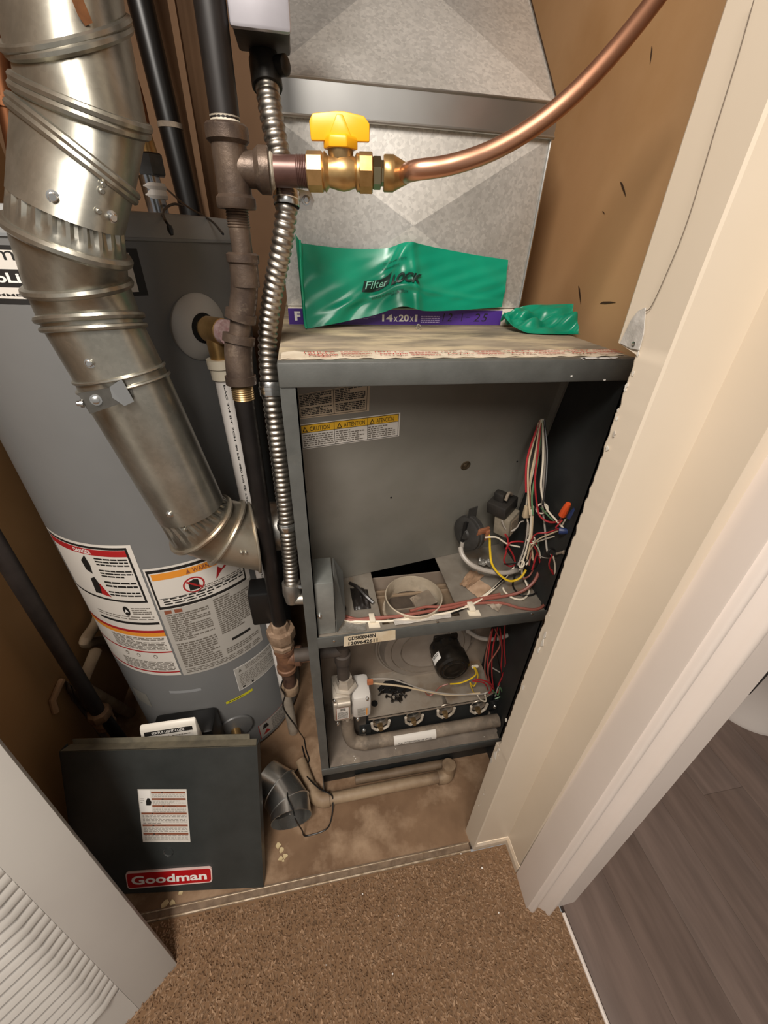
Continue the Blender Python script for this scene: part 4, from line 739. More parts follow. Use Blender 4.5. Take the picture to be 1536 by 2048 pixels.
d.poly([(0.62, 0.80), (0.90, 0.80), (0.83, 0.86), (0.76, 0.90), (0.70, 0.86), (0.66, 0.89)], INKR, 3); d.rect(0.045, 0.752, 0.93, 0.756, INK, 3, 16)
d.lines(0.45, 0.76, 0.9, 0.79, 2, INKG, 3, 0.5); d.lines(0.08, yb + 0.03, 0.91, yb + 0.09, 3, INK, 3, 0.5, (0.05, 0.12)); d.rect(0.05, yb - 0.045, 0.22, yb - 0.015, INKBR, 3)
d.lines(0.05, 0.36, 0.47, yb - 0.05, 14, INKG, 3, 0.6); d.lines(0.53, 0.30, 0.96, yb - 0.02, 18, INKG, 3, 0.6); d.lines(0.05, 0.08, 0.47, 0.34, 12, INKG, 3, 0.6)
d.lines(0.05, 0.02, 0.96, 0.07, 3, INKG, 3, 0.5); d.rect(0.62, 0.20, 0.86, 0.225, INK, 3, 4); d.lines(0.53, 0.09, 0.96, 0.15, 3, INKG, 3, 0.5)
build('warning_label', d.mb, d.mats, H, 'large warning label with red crossed fuel can symbol', recalc=False)
# rating label, yellow strip, low label
p0 = hpx(467, 1340); p1 = hpx(550, 1298); p2 = hpx(478, 1382)
d = Decal(hdecal(p0[0], p0[0] + 34, p2[1], p0[1] + 0.002), []); d.rect(0, 0, 1, 1, LABELG, 1, 12); d.frame(0, 0, 1, 1, 0.008, 0.02, WHITE, 2, 12); d.poly([(0.07, 0.78), (0.13, 0.78), (0.10, 0.92)], INKG, 3); d.lines(0.2, 0.75, 0.9, 0.93, 3, INKG, 2, 0.4); d.lines(0.06, 0.15, 0.9, 0.68, 8, INKG, 2, 0.35, (0.05, 0.12)); d.rect(0.08, 0.05, 0.3, 0.12, INK, 2)
build('rating_label', d.mb, d.mats, H, recalc=False)
p0 = hpx(452, 1406); p1 = hpx(506, 1383); d = Decal(hdecal(p0[0], p1[0], p0[1] - 0.005, p0[1] + 0.004), []); d.rect(0, 0, 1, 1, INKYL, 1, 8); d.lines(0.1, 0.2, 0.9, 0.8, 1, INK, 2, 0.4); build('yellow_strip', d.mb, d.mats, H, recalc=False)
p0 = hpx(519, 1465); d = Decal(hdecal(p0[0], p0[0] + 26, p0[1] - 0.04, p0[1] + 0.03), []); d.rect(0, 0, 1, 1, LABELG, 1, 8); d.frame(0, 0, 1, 1, 0.02, 0.02, INKR, 2, 8); d.poly([(0.1, 0.6), (0.3, 0.6), (0.25, 0.85), (0.15, 0.85)], INK, 3); d.poly([(0.1, 0.25), (0.32, 0.25), (0.22, 0.5)], INKR, 3); d.lines(0.4, 0.1, 0.95, 0.9, 9, INKG, 3, 0.4); build('fire_label', d.mb, d.mats, H, recalc=False)
p0 = hpx(285, 1385); d = Decal(hdecal(p0[0] - 10, p0[0] + 3, p0[1] - 0.05, p0[1] + 0.0), []); d.rect(0, 0, 1, 1, mat('faded_label', '8d8a82', None, 0.5), 1, 6); build('faded_label', d.mb, d.mats, H, recalc=False)
p0 = hpx(370, 1382); d = Decal(hdecal(p0[0] - 9, p0[0] + 9, p0[1] - 0.006, p0[1] + 0.003), []); d.rect(0, 0, 1, 1, mat('glue_mark', '9a9b9c', None, 0.5), 1, 6); build('glue_mark', d.mb, d.mats, H, recalc=False)
# brand label at top
aL, aRr = -45.0, hpx(284, 540)[0]; zt_, zb2 = hpx(270, 497)[1], hpx(270, 592)[1]; zpt = hpx(30, 610)[1]
hb = zt_ - zb2
d = Decal(hdecal(aL, aRr, zb2, zt_), []); mid = (hpx(40, 600)[0] - aL) / (aRr - aL)
d.poly([(i / 30, 1.0) for i in range(31)] + [(1 - i / 30, 0.0) for i in range(31)], INK, 1)
d.mb = MB(); d.mats = []
d.rect(0, 0, 1, 1, INK, 1, 40); d.rect(0.0, 0.09, 0.965, 0.91, LABEL, 2, 40)
low_ = (zpt - zb2) / hb
for a, b in ((mid - 0.16, mid), (mid, mid + 0.16)):
    d.rect(a, low_ * 0.9, b, 0.09, INK, 1, 6); d.rect(a, low_ * 0.6 + 0.06, b, 0.12, LABEL, 2, 6)
sx = lambda u, v=530: (hpx(u, v)[0] - aL) / (aRr - aL); sy = lambda v, u=40: (hpx(u, v)[1] - zb2) / hb
d.text('Smith', sx(0) - 0.055, sy(521), sx(75) - sx(0) + 0.10, sy(493) - sy(521), INK, 3); d.rect(0, sy(575), sx(120), sy(539), INK, 3, 20)
d.text('ProLine', sx(0) - 0.10, sy(566), sx(62) - sx(0) + 0.12, sy(546) - sy(566), WHITE, 4, bold=0.03); d.text('COMMERCIAL GRADE', sx(0) - 0.13, sy(593), 0.46, 0.055, INK, 3, bold=0.02)
build('brand_label', d.mb, d.mats, H, 'black framed white brand label', recalc=False)
# relief valve plate and valve
ae, ze = hpx(400, 655); nrm = (hcyl(ae, ze, 1) - hcyl(ae, ze)).normalized()
mb = MB(); mb.lathe(hcyl(ae, ze, -0.010), nrm, [(0.043, 0), (0.044, 0.011), (0.042, 0.0135), (0.024, 0.019), (0.020, 0.0195), (0.019, 0.013)], 48, cap=True); build('cover_plate', mb, mat('plate_grey', 'a7a49f', None, 0.35), H, 'round grey plate round the relief valve')
mb = MB(); mb.lathe(hcyl(ae, ze, 0.008), nrm, [(0.0195, 0), (0.0195, 0.002)], 30); build('valve_hole', mb, DARK, H)
mb = MB(); vo = hcyl(ae, ze, 0.0); vend = vo + nrm * 0.058; mb.lathe(vo, nrm, [(0.013, 0), (0.013, 0.016), (0.017, 0.018), (0.017, 0.048), (0.014, 0.05)], 20)
mb.tube([vo + nrm * 0.030, vo + nrm * 0.031 + V(0, 0, -0.044)], [0.014, 0.0125], 18); rv = build('relief_valve', mb, BRASS, H, 'brass relief valve')
mb = MB(); mb.lathe(vo + nrm * 0.048, nrm, [(0.016, 0), (0.016, 0.010)], 20); build('valve_tag', mb, mat('tag_pink', 'cbb2b0', 'b88', 0.5, scale=200) if False else mat('tag_pink', 'cbb2b0', 'b08a8a', 0.5, scale=200), rv)
mb = MB(); mb.obox(vo + nrm * 0.062 + V(0.004, 0, -0.020), V(0.006, 0, 0.002), V(0, 0.001, 0), V(0.003, 0, -0.018)); build('lever', mb, BRIGHT, rv)
ad, zd = hpx(470, 1455); nd = (hcyl(ad, zd, 1) - hcyl(ad, zd)).normalized()
mb = MB(); mb.lathe(hcyl(ad, zd, -0.004), nd, [(0.043, 0), (0.044, 0.005), (0.042, 0.008), (0.012, 0.012)], 40); build('cover_plate', mb, MATS['tank_grey'], H, 'round grey plate round the drain valve')
mb = MB(); mb.lathe(hcyl(ad, zd, 0.006), nd, [(0.011, 0), (0.011, 0.02), (0.013, 0.022), (0.013, 0.036), (0.010, 0.038), (0.004, 0.042)], 16); build('drain_valve', mb, BRASS, H, 'brass drain valve')
# control valve
q0 = atY(300, 1470, 0.075); q1 = atY(412, 1430, 0.075)
zc = atY(350, 1441, 0.060).z; zk = atY(370, 1424, 0.120).z
mb = MB(); mb.box(q0.x - 0.002, 0.064, -0.02, q1.x + 0.006, 0.125, zk); cv = build('control_valve', mb, BLACK, H, 'black and white burner control valve', bevel=0.008)
fb, ft = V(0, 0.024, zc - 0.090), V(0, 0.054, zc - 0.006)
mb = MB(); mb.prism([V(q0.x, y_, z_) for y_, z_ in ((0.024, zc - 0.12), (fb.y, fb.z), (ft.y, ft.z), (0.0635, zc), (0.0635, zc - 0.12))], V(q1.x - 0.014 - q0.x, 0, 0)); build('valve_cover', mb, WHITEP, cv, bevel=0.004)
fd = (ft - fb).normalized(); fnn = V(0, -fd.z, fd.y)
w_ = q1.x - q0.x - 0.014
d = Decal(planar(V(q0.x, fb.y, fb.z) - fd * 0.006 + fnn * 0.0003, V(1, 0, 0), fd, fnn), []); d.rect(0.008, 0.0, w_ - 0.008, 0.088, LABEL, 1); d.rect(0.008, 0.078, w_ - 0.008, 0.088, INK, 2); d.text('STATUS LIGHT CODE', 0.022, 0.0802, w_ - 0.046, 0.0056, WHITE, 3, bold=0.02)
d.lines(0.012, 0.005, w_ * 0.5, 0.074, 12, INKG, 2, 0.4); d.lines(w_ * 0.55, 0.005, w_ - 0.012, 0.074, 12, INKG, 2, 0.4); build('status_label', d.mb, d.mats, cv, recalc=False)
# discharge pipe
pA = vo + nrm * 0.031 + V(0, 0, -0.042)
dp = thing('discharge_pipe', 'white plastic discharge pipe running down from the relief valve', 'pipe', (pA.x, pA.y, 0.1))
top_ = pA; bot_ = atY(589, 1474, pA.y); bot_.z = max(bot_.z, FL + 0.004)
mb = MB(); mb.tube([top_ + V(0, 0, -0.018), bot_], 0.0128, 18); pp = build('pipe', mb, PVC, dp)
mb = MB(); ax = (bot_ - top_).normalized(); mb.tube([bot_ - ax * 0.22, bot_ + ax * 0.001], 0.0131, 18); build('dirty_end', mb, mat('grimy_pvc', 'ab9f90', '8d8172', 0.5, scale=20), dp)
mb = MB(); ax = (bot_ - top_).normalized(); mb.lathe(top_ - ax * 0.004, ax, [(0.019, 0), (0.019, 0.012), (0.0165, 0.013), (0.0165, 0.028), (0.013, 0.030)], 20); build('adapter', mb, mat('cream_pvc', 'dcd2bd', None, 0.4), dp)
up_ = (Vector(CP) - (top_ + bot_) / 2); up_ = (up_ - ax * up_.dot(ax)).normalized(); sd_ = ax.cross(up_)
fnp = lambda a, b, off=0.0: top_ + ax * (0.03 + 0.50 * a) + (up_ * math.cos((b - 0.5) * 0.9) + sd_ * math.sin((b - 0.5) * 0.9)) * (0.0130 + off)
d = Decal(fnp, []); d.text('PVC 3/4 IN. SCH 40 PR 480 PSI @ 73F - ASTM D1785 - NSF-PW - MADE IN USA - PVC 3/4 IN.', 0.0, 0.42, 1.0, 0.3, INK, 1, bold=0.02); build('pipe_print', d.mb, d.mats, pp, recalc=False)

# ================================================================== VENT PIPE (lofted through its measured joints)
def ringof(L_, M_, R_, d_, r=0.051, seg=48):
    a = atD(*L_, d_); b = atD(*R_, d_); c = (a + b) / 2; h = (b - a) / 2; f = atD(*M_, d_ - r * 0.94); g = f - c
    g = g - h * (g.dot(h) / h.dot(h)) * 0.35
    return [c + h * math.cos(2 * math.pi * k / seg) + g * math.sin(2 * math.pi * k / seg) for k in range(seg)], c
VR = {}
for nm, a in dict(
    T0=((-30, -90), (120, -70), (228, -130), .335), R1=((12, 86), (130, 86), (254, 40), .345), R1b=((24, 100), (140, 102), (258, 58), .347), R2=((37, 152), (170, 218), (294, 258), .355), R2b=((38, 168), (165, 235), (291, 272), .357),
    R3=((34, 205), (140, 285), (268, 388), .362), R3b=((32, 218), (135, 298), (264, 398), .364), C4=((22, 366), (125, 440), (248, 470), .372), R4=((17, 432), (125, 505), (252, 528), .384), R5=((55, 578), (160, 590), (257, 566), .416), R6=((80, 642), (180, 632), (281, 630), .433), R6b=((90, 660), (190, 655), (288, 650), .438),
    S7=((150, 762), (250, 756), (326, 727), .468), S7b=((158, 782), (258, 775), (336, 745), .474), C8=((315, 1038), (395, 1045), (446, 994), .590), R8=((346, 1094), (425, 1072), (456, 1000), .616), R9=((420, 1122), (462, 1078), (486, 1006), .645), E10=((519, 1142), (514, 1080), (497, 1007), .668)).items():
    VR[nm] = ringof(*a)
vent = thing('flue_vent', 'galvanised round flue vent pipe elbowing down across the water heater', 'vent pipe', VR['R8'][1])
def sect(name, keys, m, extra=None, sub=4):
    rs = []
    for k, (a, b) in enumerate(zip(keys[:-1], keys[1:])):
        for j in range(sub): t = j / sub; rs.append([p * (1 - t) + q_ * t for p, q_ in zip(VR[a][0], VR[b][0])])
    rs.append(VR[keys[-1]][0]); mb = MB(); mb.rings(rs, True, False); return build(name, mb, m, vent, ang=50)
def bead(key, m, r=0.0035, scale=1.02):
    pts, c = VR[key]; mb = MB(); mb.tube([c + (p - c) * scale for p in pts], r, 8, loop=True); return build('bead', mb, m, vent)
sect('pipe_section', ['T0', 'R1'], VENT); sect('elbow_gore', ['R1', 'R1b', 'R2'], VENT); sect('elbow_gore', ['R2', 'R2b', 'R3'], VENT); sect('pipe_section', ['R3', 'R3b', 'C4'], VENT)
def crimp(a, b, m):
    n = 48 * 2; A_, ca = VR[a]; B_, cb = VR[b]; rs = []
    def up(P): return [P[i // 2] if i % 2 == 0 else (P[i // 2] + P[(i // 2 + 1) % 48]) / 2 for i in range(n)]
    A2, B2 = up(A_), up(B_)
    for t in np.linspace(0, 1, 8):
        c = ca * (1 - t) + cb * t; dep = 0.07 * max(0, 1 - t / 0.75) ** 0.6
        rs.append([c + ((p * (1 - t) + q_ * t) - c) * (1 - (dep if i % 4 < 2 else dep * 0.15)) for i, (p, q_) in enumerate(zip(A2, B2))])
    mb = MB(); mb.rings(rs, True, False); return build('crimped_end', mb, m, vent, ang=25)
crimp('C4', 'R4', VENT); sect('elbow_gore', ['R4', 'R5'], VENT); sect('elbow_gore', ['R5', 'R6'], VENT); sect('pipe_section', ['R6', 'R6b', 'S7'], VENT); sect('pipe_section', ['S7', 'S7b', 'C8'], VENT, sub=6)
crimp('C8', 'R8', VENT); sect('elbow_gore', ['R8', 'R9'], VENTR); sect('elbow_gore', ['R9', 'E10'], VENTR)
for k in ('R1', 'R1b'): bead(k, VENT, 0.0032)
for k in ('R2', 'R2b', 'R3', 'R3b'): bead(k, VENT, 0.0036)
bead('R4', VENT, 0.0045); bead('R5', VENT, 0.0042); bead('R6', VENT, 0.0038); bead('R6b', VENT, 0.003); bead('S7', VENT, 0.002); bead('S7b', VENT, 0.002); bead('R8', VENTR, 0.0038); bead('R9', VENTR, 0.0038); bead('E10', VENTR, 0.0022)
mb = MB(); cc = VR['E10'][1]; pts = VR['E10'][0]; e1 = V(cc.x + 0.004, cc.y + 0.030, cc.z); e2 = V(-0.0005, cc.y + 0.030, cc.z - 0.004); mb.rings([[cc + (p - cc) * 0.97 for p in pts], [e1 + (p - cc) * 0.76 for p in pts], [e2 + (p - cc) * 0.76 for p in pts]], True, False); build('outlet_collar', mb, GALV, vent)
def vsurf(u, v, k1, k2):                                     # point on the pipe wall toward the viewer
    best = None
    for p, q_ in zip(VR[k1][0], VR[k2][0]):
        for t in np.linspace(0, 1, 9):
            w = p * (1 - t) + q_ * t; c = RM @ (np.array(w) - CP); e = (768 + FPX * c[0] / c[2] - u) ** 2 + (1024 + FPX * c[1] / c[2] - v) ** 2 + (c[2] * 60) ** 2
            if best is None or e < best[0]: best = (e, w, (w - (VR[k1][1] * (1 - t) + VR[k2][1] * t)).normalized())
    return best[1], best[2]
for u, v, k1, k2 in ((105, 398, 'R3b', 'C4'), (208, 370, 'R3b', 'C4'), (208, 388, 'R3b', 'C4'), (225, 434, 'R3b', 'C4'), (200, 428, 'R3b', 'C4'), (182, 728, 'R6b', 'S7'), (342, 1025, 'S7b', 'C8'), (372, 1062, 'C8', 'R8'), (245, 340, 'R3', 'C4'), (480, 1104, 'R9', 'E10'), (496, 1105, 'R9', 'E10')):
    p, n = vsurf(u, v, k1, k2); screw_part(vent, p, n, 0.0036 if u in (105, 225, 182, 342) else 0.0022, BRIGHT if u in (105, 225, 182, 342) else VENT, 'screw' if u in (105, 225, 182, 342) else 'rivet')
# hanger strap ends
n = vsurf(230, 790, 'S7b', 'C8')[1]; o_ = vsurf(230, 790, 'S7b', 'C8')[0]
def sp_(u, v, k=0.004): return atP(u, v, o_ + n * k, n)
mb = MB(); mb.prism([sp_(155, 787), (sp_(262, 768)), sp_(267, 798), sp_(180, 828)], -n * 0.0015); st = build('strap_tab', mb, mat('strap_zinc', '77746e', '625f59', 0.4, 0.9, scale=30), vent)
mb = MB(); mb.prism([sp_(219, 774, .007), sp_(243, 758, .009), sp_(268, 803, .009), sp_(249, 812, .007), sp_(225, 796, .007)], -n * 0.0012); build('folded_tab', mb, BRIGHT, st)
screw_part(vent, sp_(192, 800), n, 0.0042); screw_part(vent, sp_(163, 807), (sp_(155, 800) - sp_(180, 800)).normalized(), 0.003)
mb = MB(); P_ = [vsurf(140 + k * 12, -4 + k * 12, 'T0', 'R1')[0] for k in range(1)]
p1_, n1_ = vsurf(165, 30, 'T0', 'R1'); mb.prism([atP(135, -20, p1_, n1_) + n1_ * .001, atP(158, -20, p1_, n1_) + n1_ * .001, atP(185, 45, p1_, n1_) + n1_ * .001, atP(170, 52, p1_, n1_) + n1_ * .001, atP(155, 30, p1_, n1_) + n1_ * .001], n1_ * 0.0006); build('rust_streak', mb, mat('rust', '8a5a34', '6e4526', 0.6, 0.3, scale=60), vent)

# ================================================================== GAS PIPING
g = thing('gas_pipe', 'black iron gas pipe with tee and elbows dropping beside the furnace', 'gas pipe', (-0.05, 0.065, FL + 0.25))
gx, gyy = -0.0275, 0.0735
p_tee = V(gx, gyy, 1.0785)
build('pipe_length', MB().tube([V(gx + 0.001, gyy + 0.002, 1.7), V(gx, gyy, 1.105)], 0.0135, 24), BLACKPIPE, g)
mb = MB(); mb.lathe(V(gx, gyy, 1.105), (0, 0, 1), [(0.0135, 0), (0.0132, 0.003), (0.0140, 0.004), (0.0132, 0.005), (0.0142, 0.007), (0.0132, 0.009), (0.0139, 0.011)], 20); build('sealant', mb, DOPE, g)
mb = MB(); mb.lathe(V(gx, gyy, 1.046), (0, 0, 1), [(0.0185, 0), (0.0195, 0.002), (0.0195, 0.009), (0.0165, 0.012), (0.0165, 0.050), (0.020, 0.053), (0.020, 0.063), (0.018, 0.065)], 28)
mb.lathe(p_tee + V(0.003, 0, 0), (1, 0, 0), [(0.0150, 0), (0.0152, 0.019), (0.0195, 0.024), (0.0195, 0.033), (0.0175, 0.034)], 28); build('tee', mb, IRONB, g)
mb = MB(); mb.lathe(p_tee + V(0.033, 0, 0), (1, 0, 0), [(0.0175, 0), (0.0165, 0.002), (0.0150, 0.004), (0.0155, 0.006), (0.0135, 0.008)], 22); build('sealant', mb, DOPE, g)
vax = V(1, -0.13, 0.02).normalized(); n0 = p_tee + V(0.036, 0, 0); n1 = n0 + vax * 0.040
mb = MB(); mb.tube([n0, n1], 0.0132, 22); mb.lathe(n1 - vax * 0.012, vax, [(0.0132, 0)] + [(0.0138 if k % 2 else 0.0129, 0.0008 * k) for k in range(1, 15)], 22); build('nipple', mb, PURPLEPIPE, g)
mb = MB(); mb.lathe(V(gx - 0.001, gyy + 0.004, 1.0), (0, 0, 1), [(0.0108, 0), (0.0108, 0.030)] + [(0.0118 if k % 2 else 0.0108, 0.030 + 0.0012 * k) for k in range(14)], 20); build('nipple', mb, IRONB, g)
cp0 = atD(470, 470, .445); 
mb = MB(); o0 = V(-0.030, 0.080, 0.975); mb.lathe(o0, (0.02, 0.02, 1), [(0.0155, 0), (0.0155, 0.022), (0.0175, 0.024), (0.0175, 0.031), (0.0145, 0.033)], 24); build('coupling', mb, IRONB, g)
off = curve([V(-0.031, 0.081, 0.982), V(-0.034, 0.082, 0.965), V(-0.040, 0.081, 0.945)], 6)
mb = MB(); mb.tube(off, 0.0150, 20); mb.tube([off[-1] + V(0.001, 0, 0.004), off[-1] + V(-0.0018, 0, -0.005)], 0.0178, 20); build('elbow', mb, IRONB, g)
mb = MB(); mb.tube([V(-0.039, 0.081, 0.948), V(-0.047, 0.078, 0.915)], 0.0122, 20); build('nipple', mb, IRONB, g)
mb = MB(); mb.tube(curve([V(-0.0455, 0.0785, 0.922), V(-0.049, 0.076, 0.905), V(-0.0505, 0.073, 0.885), V(-0.0505, 0.0715, 0.870)], 6), 0.0165, 20); mb.tube([V(-0.0455, 0.0785, 0.924), V(-0.0475, 0.0775, 0.915)], 0.0188, 20); mb.tube([V(-0.0505, 0.0715, 0.878), V(-0.0505, 0.071, 0.868)], 0.0188, 20); build('elbow', mb, IRONB, g)
mb = MB(); mb.lathe(V(-0.0505, 0.0707, 0.848), (0, 0, 1), [(0.0125, 0)] + [(0.0138 if k % 2 else 0.0129, 0.0014 * k) for k in range(1, 15)], 20); build('thread', mb, BRASSD, g)
build('pipe_length', MB().tube([V(-0.0505, 0.071, 0.868), V(-0.0500, 0.064, 0.425)], 0.0128, 24), BLACKPIPE, g)
gu = V(-0.050, 0.062, 0.425)
mb = MB(); mb.lathe(gu, (0, 0, -1), [(0.0145, -0.012), (0.0155, -0.010), (0.0165, 0), (0.0175, 0.002), (0.0255, 0.004), (0.0262, 0.008), (0.0262, 0.024), (0.025, 0.027), (0.018, 0.029), (0.0175, 0.04), (0.0215, 0.042), (0.0215, 0.050), (0.0165, 0.052)], 8); build('union', mb, RUSTY, g, 'rusty hexagonal pipe union')
gt_ = V(-0.049, 0.060, 0.372)
mb = MB(); mb.lathe(gt_, (0, 0, -1), [(0.0195, 0), (0.0200, 0.008), (0.0172, 0.010), (0.0172, 0.055), (0.0195, 0.057), (0.0195, 0.066), (0.017, 0.067)], 24); mb.lathe(gt_ + V(0, 0, -0.030), V(1, -0.15, 0.12), [(0.016, 0), (0.016, 0.020), (0.0195, 0.022), (0.0195, 0.032), (0.014, 0.034), (0.013, 0.05)], 24); build('tee', mb, mat('rust_tee', '805c44', '634636', 0.6, 0.25, scale=50), g)
build('drip_leg', MB().tube([gt_ + V(0, 0, -0.066), gt_ + V(0.001, -0.002, -0.118)], 0.0132, 20), mat('rust_brown', '5c4234', '45322a', 0.6, 0.2, scale=40), g)
mb = MB(); mb.lathe(gt_ + V(0.001, -0.002, -0.114), (0, 0, -1), [(0.0175, 0), (0.0182, 0.004), (0.0182, 0.016), (0.0165, 0.024), (0.011, 0.028)], 20); build('cap', mb, mat('tan_cap', 'a08a70', '86705a', 0.6, 0.2, scale=40), g)
# shutoff valve
v0 = n1; vv = thing('gas_shutoff_valve', 'brass gas shutoff valve with yellow lever handle', 'gas valve', v0 + vax * 0.03 - V(0, 0, 0.02))
L_ = (atY(722, 340, 0.055) - v0).length; vs_ = 1.0
mb = MB(); mb.lathe(v0 - vax * 0.002, vax, [(0.0155, 0), (0.0165, 0.001), (0.0165, 0.015), (0.0155, 0.016)], 8); mb.lathe(v0 + vax * 0.014, vax, [(0.0145, 0), (0.0165, 0.002), (0.0145, 0.004), (0.0125, 0.006), (0.0145, 0.014), (0.0155, 0.020), (0.0145, 0.026), (0.0125, 0.032), (0.0155, 0.034), (0.0155, 0.037)], 28); mb.lathe(v0 + vax * 0.050, vax, [(0.0158, 0), (0.0168, 0.001), (0.0168, 0.013), (0.0158, 0.014)], 8); build('body', mb, BRASS, vv)
vm = v0 + vax * 0.032
mb = MB(); mb.lathe(vm + V(0, 0, 0.004), (0, 0, 1), [(0.010, 0), (0.0125, 0.010), (0.013, 0.014)], 16); build('stem', mb, BRASSD, vv)
hz = vm + V(0, 0, 0.0175)
mb = MB(); mb.lathe(hz, (0, 0, 1), [(0.0172, 0), (0.0172, 0.008), (0.0155, 0.010)], 6); mb.obox(hz + V(0.004, 0, 0.006) - V(0.004, 0, 0), V(0.004, -.0005, 0), V(0, 0.002, 0), V(0, 0, 0.002))
sdv = vax.cross(V(0, 0, 1)).normalized()
prof = [(-0.0285, 0.006), (-0.0295, 0.020), (-0.026, 0.0255), (-0.004, 0.0275), (0.004, 0.0275), (0.023, 0.0245), (0.0285, 0.019), (0.0285, 0.006)]
mb.prism([hz + vax * a + V(0, 0, b) + sdv * 0.003 for a, b in prof], -sdv * 0.006); mb.prism([hz + vax * a + V(0, 0, b) + sdv * 0.010 for a, b in ((-0.012, 0.006), (-0.003, 0.024), (0.003, 0.024), (0.012, 0.006))], -sdv * 0.020)
build('handle', mb, YELLOW, vv, 'yellow T shaped handle', bevel=0.0012)
f0 = v0 + vax * 0.064
mb = MB(); mb.lathe(f0, vax, [(0.0125, 0), (0.0135, 0.001), (0.0135, 0.008), (0.0105, 0.009), (0.0105, 0.011)], 6); build('adapter_nut', mb, mat('pale_brass', 'b3a888', None, 0.3, 1.0), vv)
mb = MB(); mb.lathe(f0 + vax * 0.011, vax, [(0.0145, 0), (0.0152, 0.001), (0.0152, 0.010), (0.0145, 0.011), (0.0095, 0.022), (0.009, 0.024)], 6 * 4); build('flare_nut', mb, BRASS, vv)
fe = f0 + vax * 0.033
tubep = [fe, atD(830, 341, .392), atD(900, 330, .388), atD(980, 303, .385), atD(1060, 258, .378), atD(1140, 195, .368), atD(1220, 112, .358), atD(1310, 0, .348), atD(1400, -130, .335)]
build('copper_tube', MB().tube(curve(tubep, 8), 0.0083, 20), COPPER, None, 'bent bright copper gas tube sweeping up from the yellow valve', 'copper tube')

# ================================================================== FLEX CONDUIT AND ELECTRICAL BOX
cd_pts = [atD(532, 150, .405), atD(541, 220, .412), atD(556, 300, .425), atD(572, 375, .437), atD(572, 430, .446), atD(562, 500, .462), atD(545, 590, .490), atD(536, 660, .510), atD(536, 720, .525), atD(542, 790, .540), atD(556, 900, .575), atD(570, 1020, .62), atD(578, 1100, .655), atD(583, 1172, .685)]
cpath = curve(cd_pts, 40)
ds = [0.0]
for a, b in zip(cpath[:-1], cpath[1:]): ds.append(ds[-1] + (b - a).length)
Lc = ds[-1]; npt = int(Lc / 0.0011); res = []; k = 0
for i in range(npt + 1):
    s = Lc * i / npt
    while k < len(ds) - 2 and ds[k + 1] < s: k += 1
    t = (s - ds[k]) / max(1e-9, ds[k + 1] - ds[k]); res.append((s, cpath[k] * (1 - t) + cpath[k + 1] * t))
pitch = 0.0078; tight = 0.0
rad = [0.0098 + 0.0024 * abs(math.sin(math.pi * s / pitch)) ** 0.7 for s, _ in res]
fc = thing('flexible_conduit', 'ribbed metal flexible electrical conduit hanging beside the gas pipe', 'conduit', cd_pts[-1])
mb = MB(); mb.tube([p for _, p in res], rad, 18); build('ribbed_tube', mb, CONDUIT, fc, ang=80)
def strap(i0, ear=True, m=None, wd=0.014):
    p = res[i0][1]; t = (res[min(i0 + 4, len(res) - 1)][1] - res[i0 - 4][1]).normalized(); mb = MB(); mb.lathe(p - t * wd / 2, t, [(0.0135, 0), (0.0140, 0.001), (0.0140, wd * 0.3), (0.0148, wd * .35), (0.0148, wd * .55), (0.0140, wd * .6), (0.0140, wd - 0.001), (0.0135, wd)], 24, cap=False)
    if ear: mb.prism([p + V(0.010, 0.004, 0.010), p + V(0.026, 0.010, 0.008), p + V(0.030, 0.011, 0.0), p + V(0.026, 0.010, -0.008), p + V(0.010, 0.004, -0.010)], V(0, 0.0012, 0))
    o = build('strap', mb, BRIGHT, fc)
    if ear: screw_part(fc, p + V(0.021, 0.007, 0.0), (0, -1, 0), 0.0035)
def near(u, v):
    return min(range(len(res)), key=lambda i: sum((a - b) ** 2 for a, b in zip((lambda c: (768 + FPX * c[0] / c[2], 1024 + FPX * c[1] / c[2]))(RM @ (np.array(res[i][1]) - CP)), (u, v))))
strap(near(572, 398)); strap(near(538, 778), False, wd=0.018); strap(near(572, 1050), False, wd=0.012)
p = res[-1][1]; t = (res[-1][1] - res[-8][1]).normalized()
mb = MB(); mb.lathe(p - t * 0.008, t, [(0.0150, 0), (0.0155, 0.001), (0.0155, 0.020), (0.013, 0.030), (0.011, 0.040)], 22); mb.tube([p + t * 0.026, p + t * 0.026 + V(0.035, -0.004, 0.0)], 0.0105, 18); build('connector', mb, mat('connector_zinc', 'b8b3aa', '98928a', 0.4, 0.9, scale=40), fc)
mb = MB(); mb.tube([p - t * 0.004 + V(0.012, -0.012, 0.004), p - t * 0.004 + V(0.024, -0.012, 0.002)], 0.0035, 8); build('clamp_screw', mb, BRIGHT, fc)
p = res[0][1]; t = (res[8][1] - res[0][1]).normalized()
mb = MB(); mb.lathe(p - t * 0.024, t, [(0.0135, 0), (0.0135, 0.012), (0.0150, 0.013), (0.0150, 0.034), (0.0145, 0.035)], 24); mb.lathe(p + V(0.012, -0.004, 0.006), V(0.8, -0.6, 0), [(0.008, 0), (0.008, 0.010), (0.005, 0.012)], 14); build('connector', mb, mat('connector_dark', '3d3b38', '2e2c2a', 0.45, 0.6, scale=30), fc)
bx0 = atY(462, 48, 0.075); bx1 = atY(580, 60, 0.075)
eb = thing('electrical_box', 'bright metal electrical box mounted above the conduit', 'electrical box', ((bx0.x + bx1.x) / 2, 0.1, bx0.z - 0.01))
build('box', MB().box(bx0.x, 0.076, bx0.z - 0.001, bx1.x, 0.135, bx0.z + 0.12), mat('box_dark', '56524e', '45423f', 0.5, 0.7, scale=20), eb, bevel=0.003)
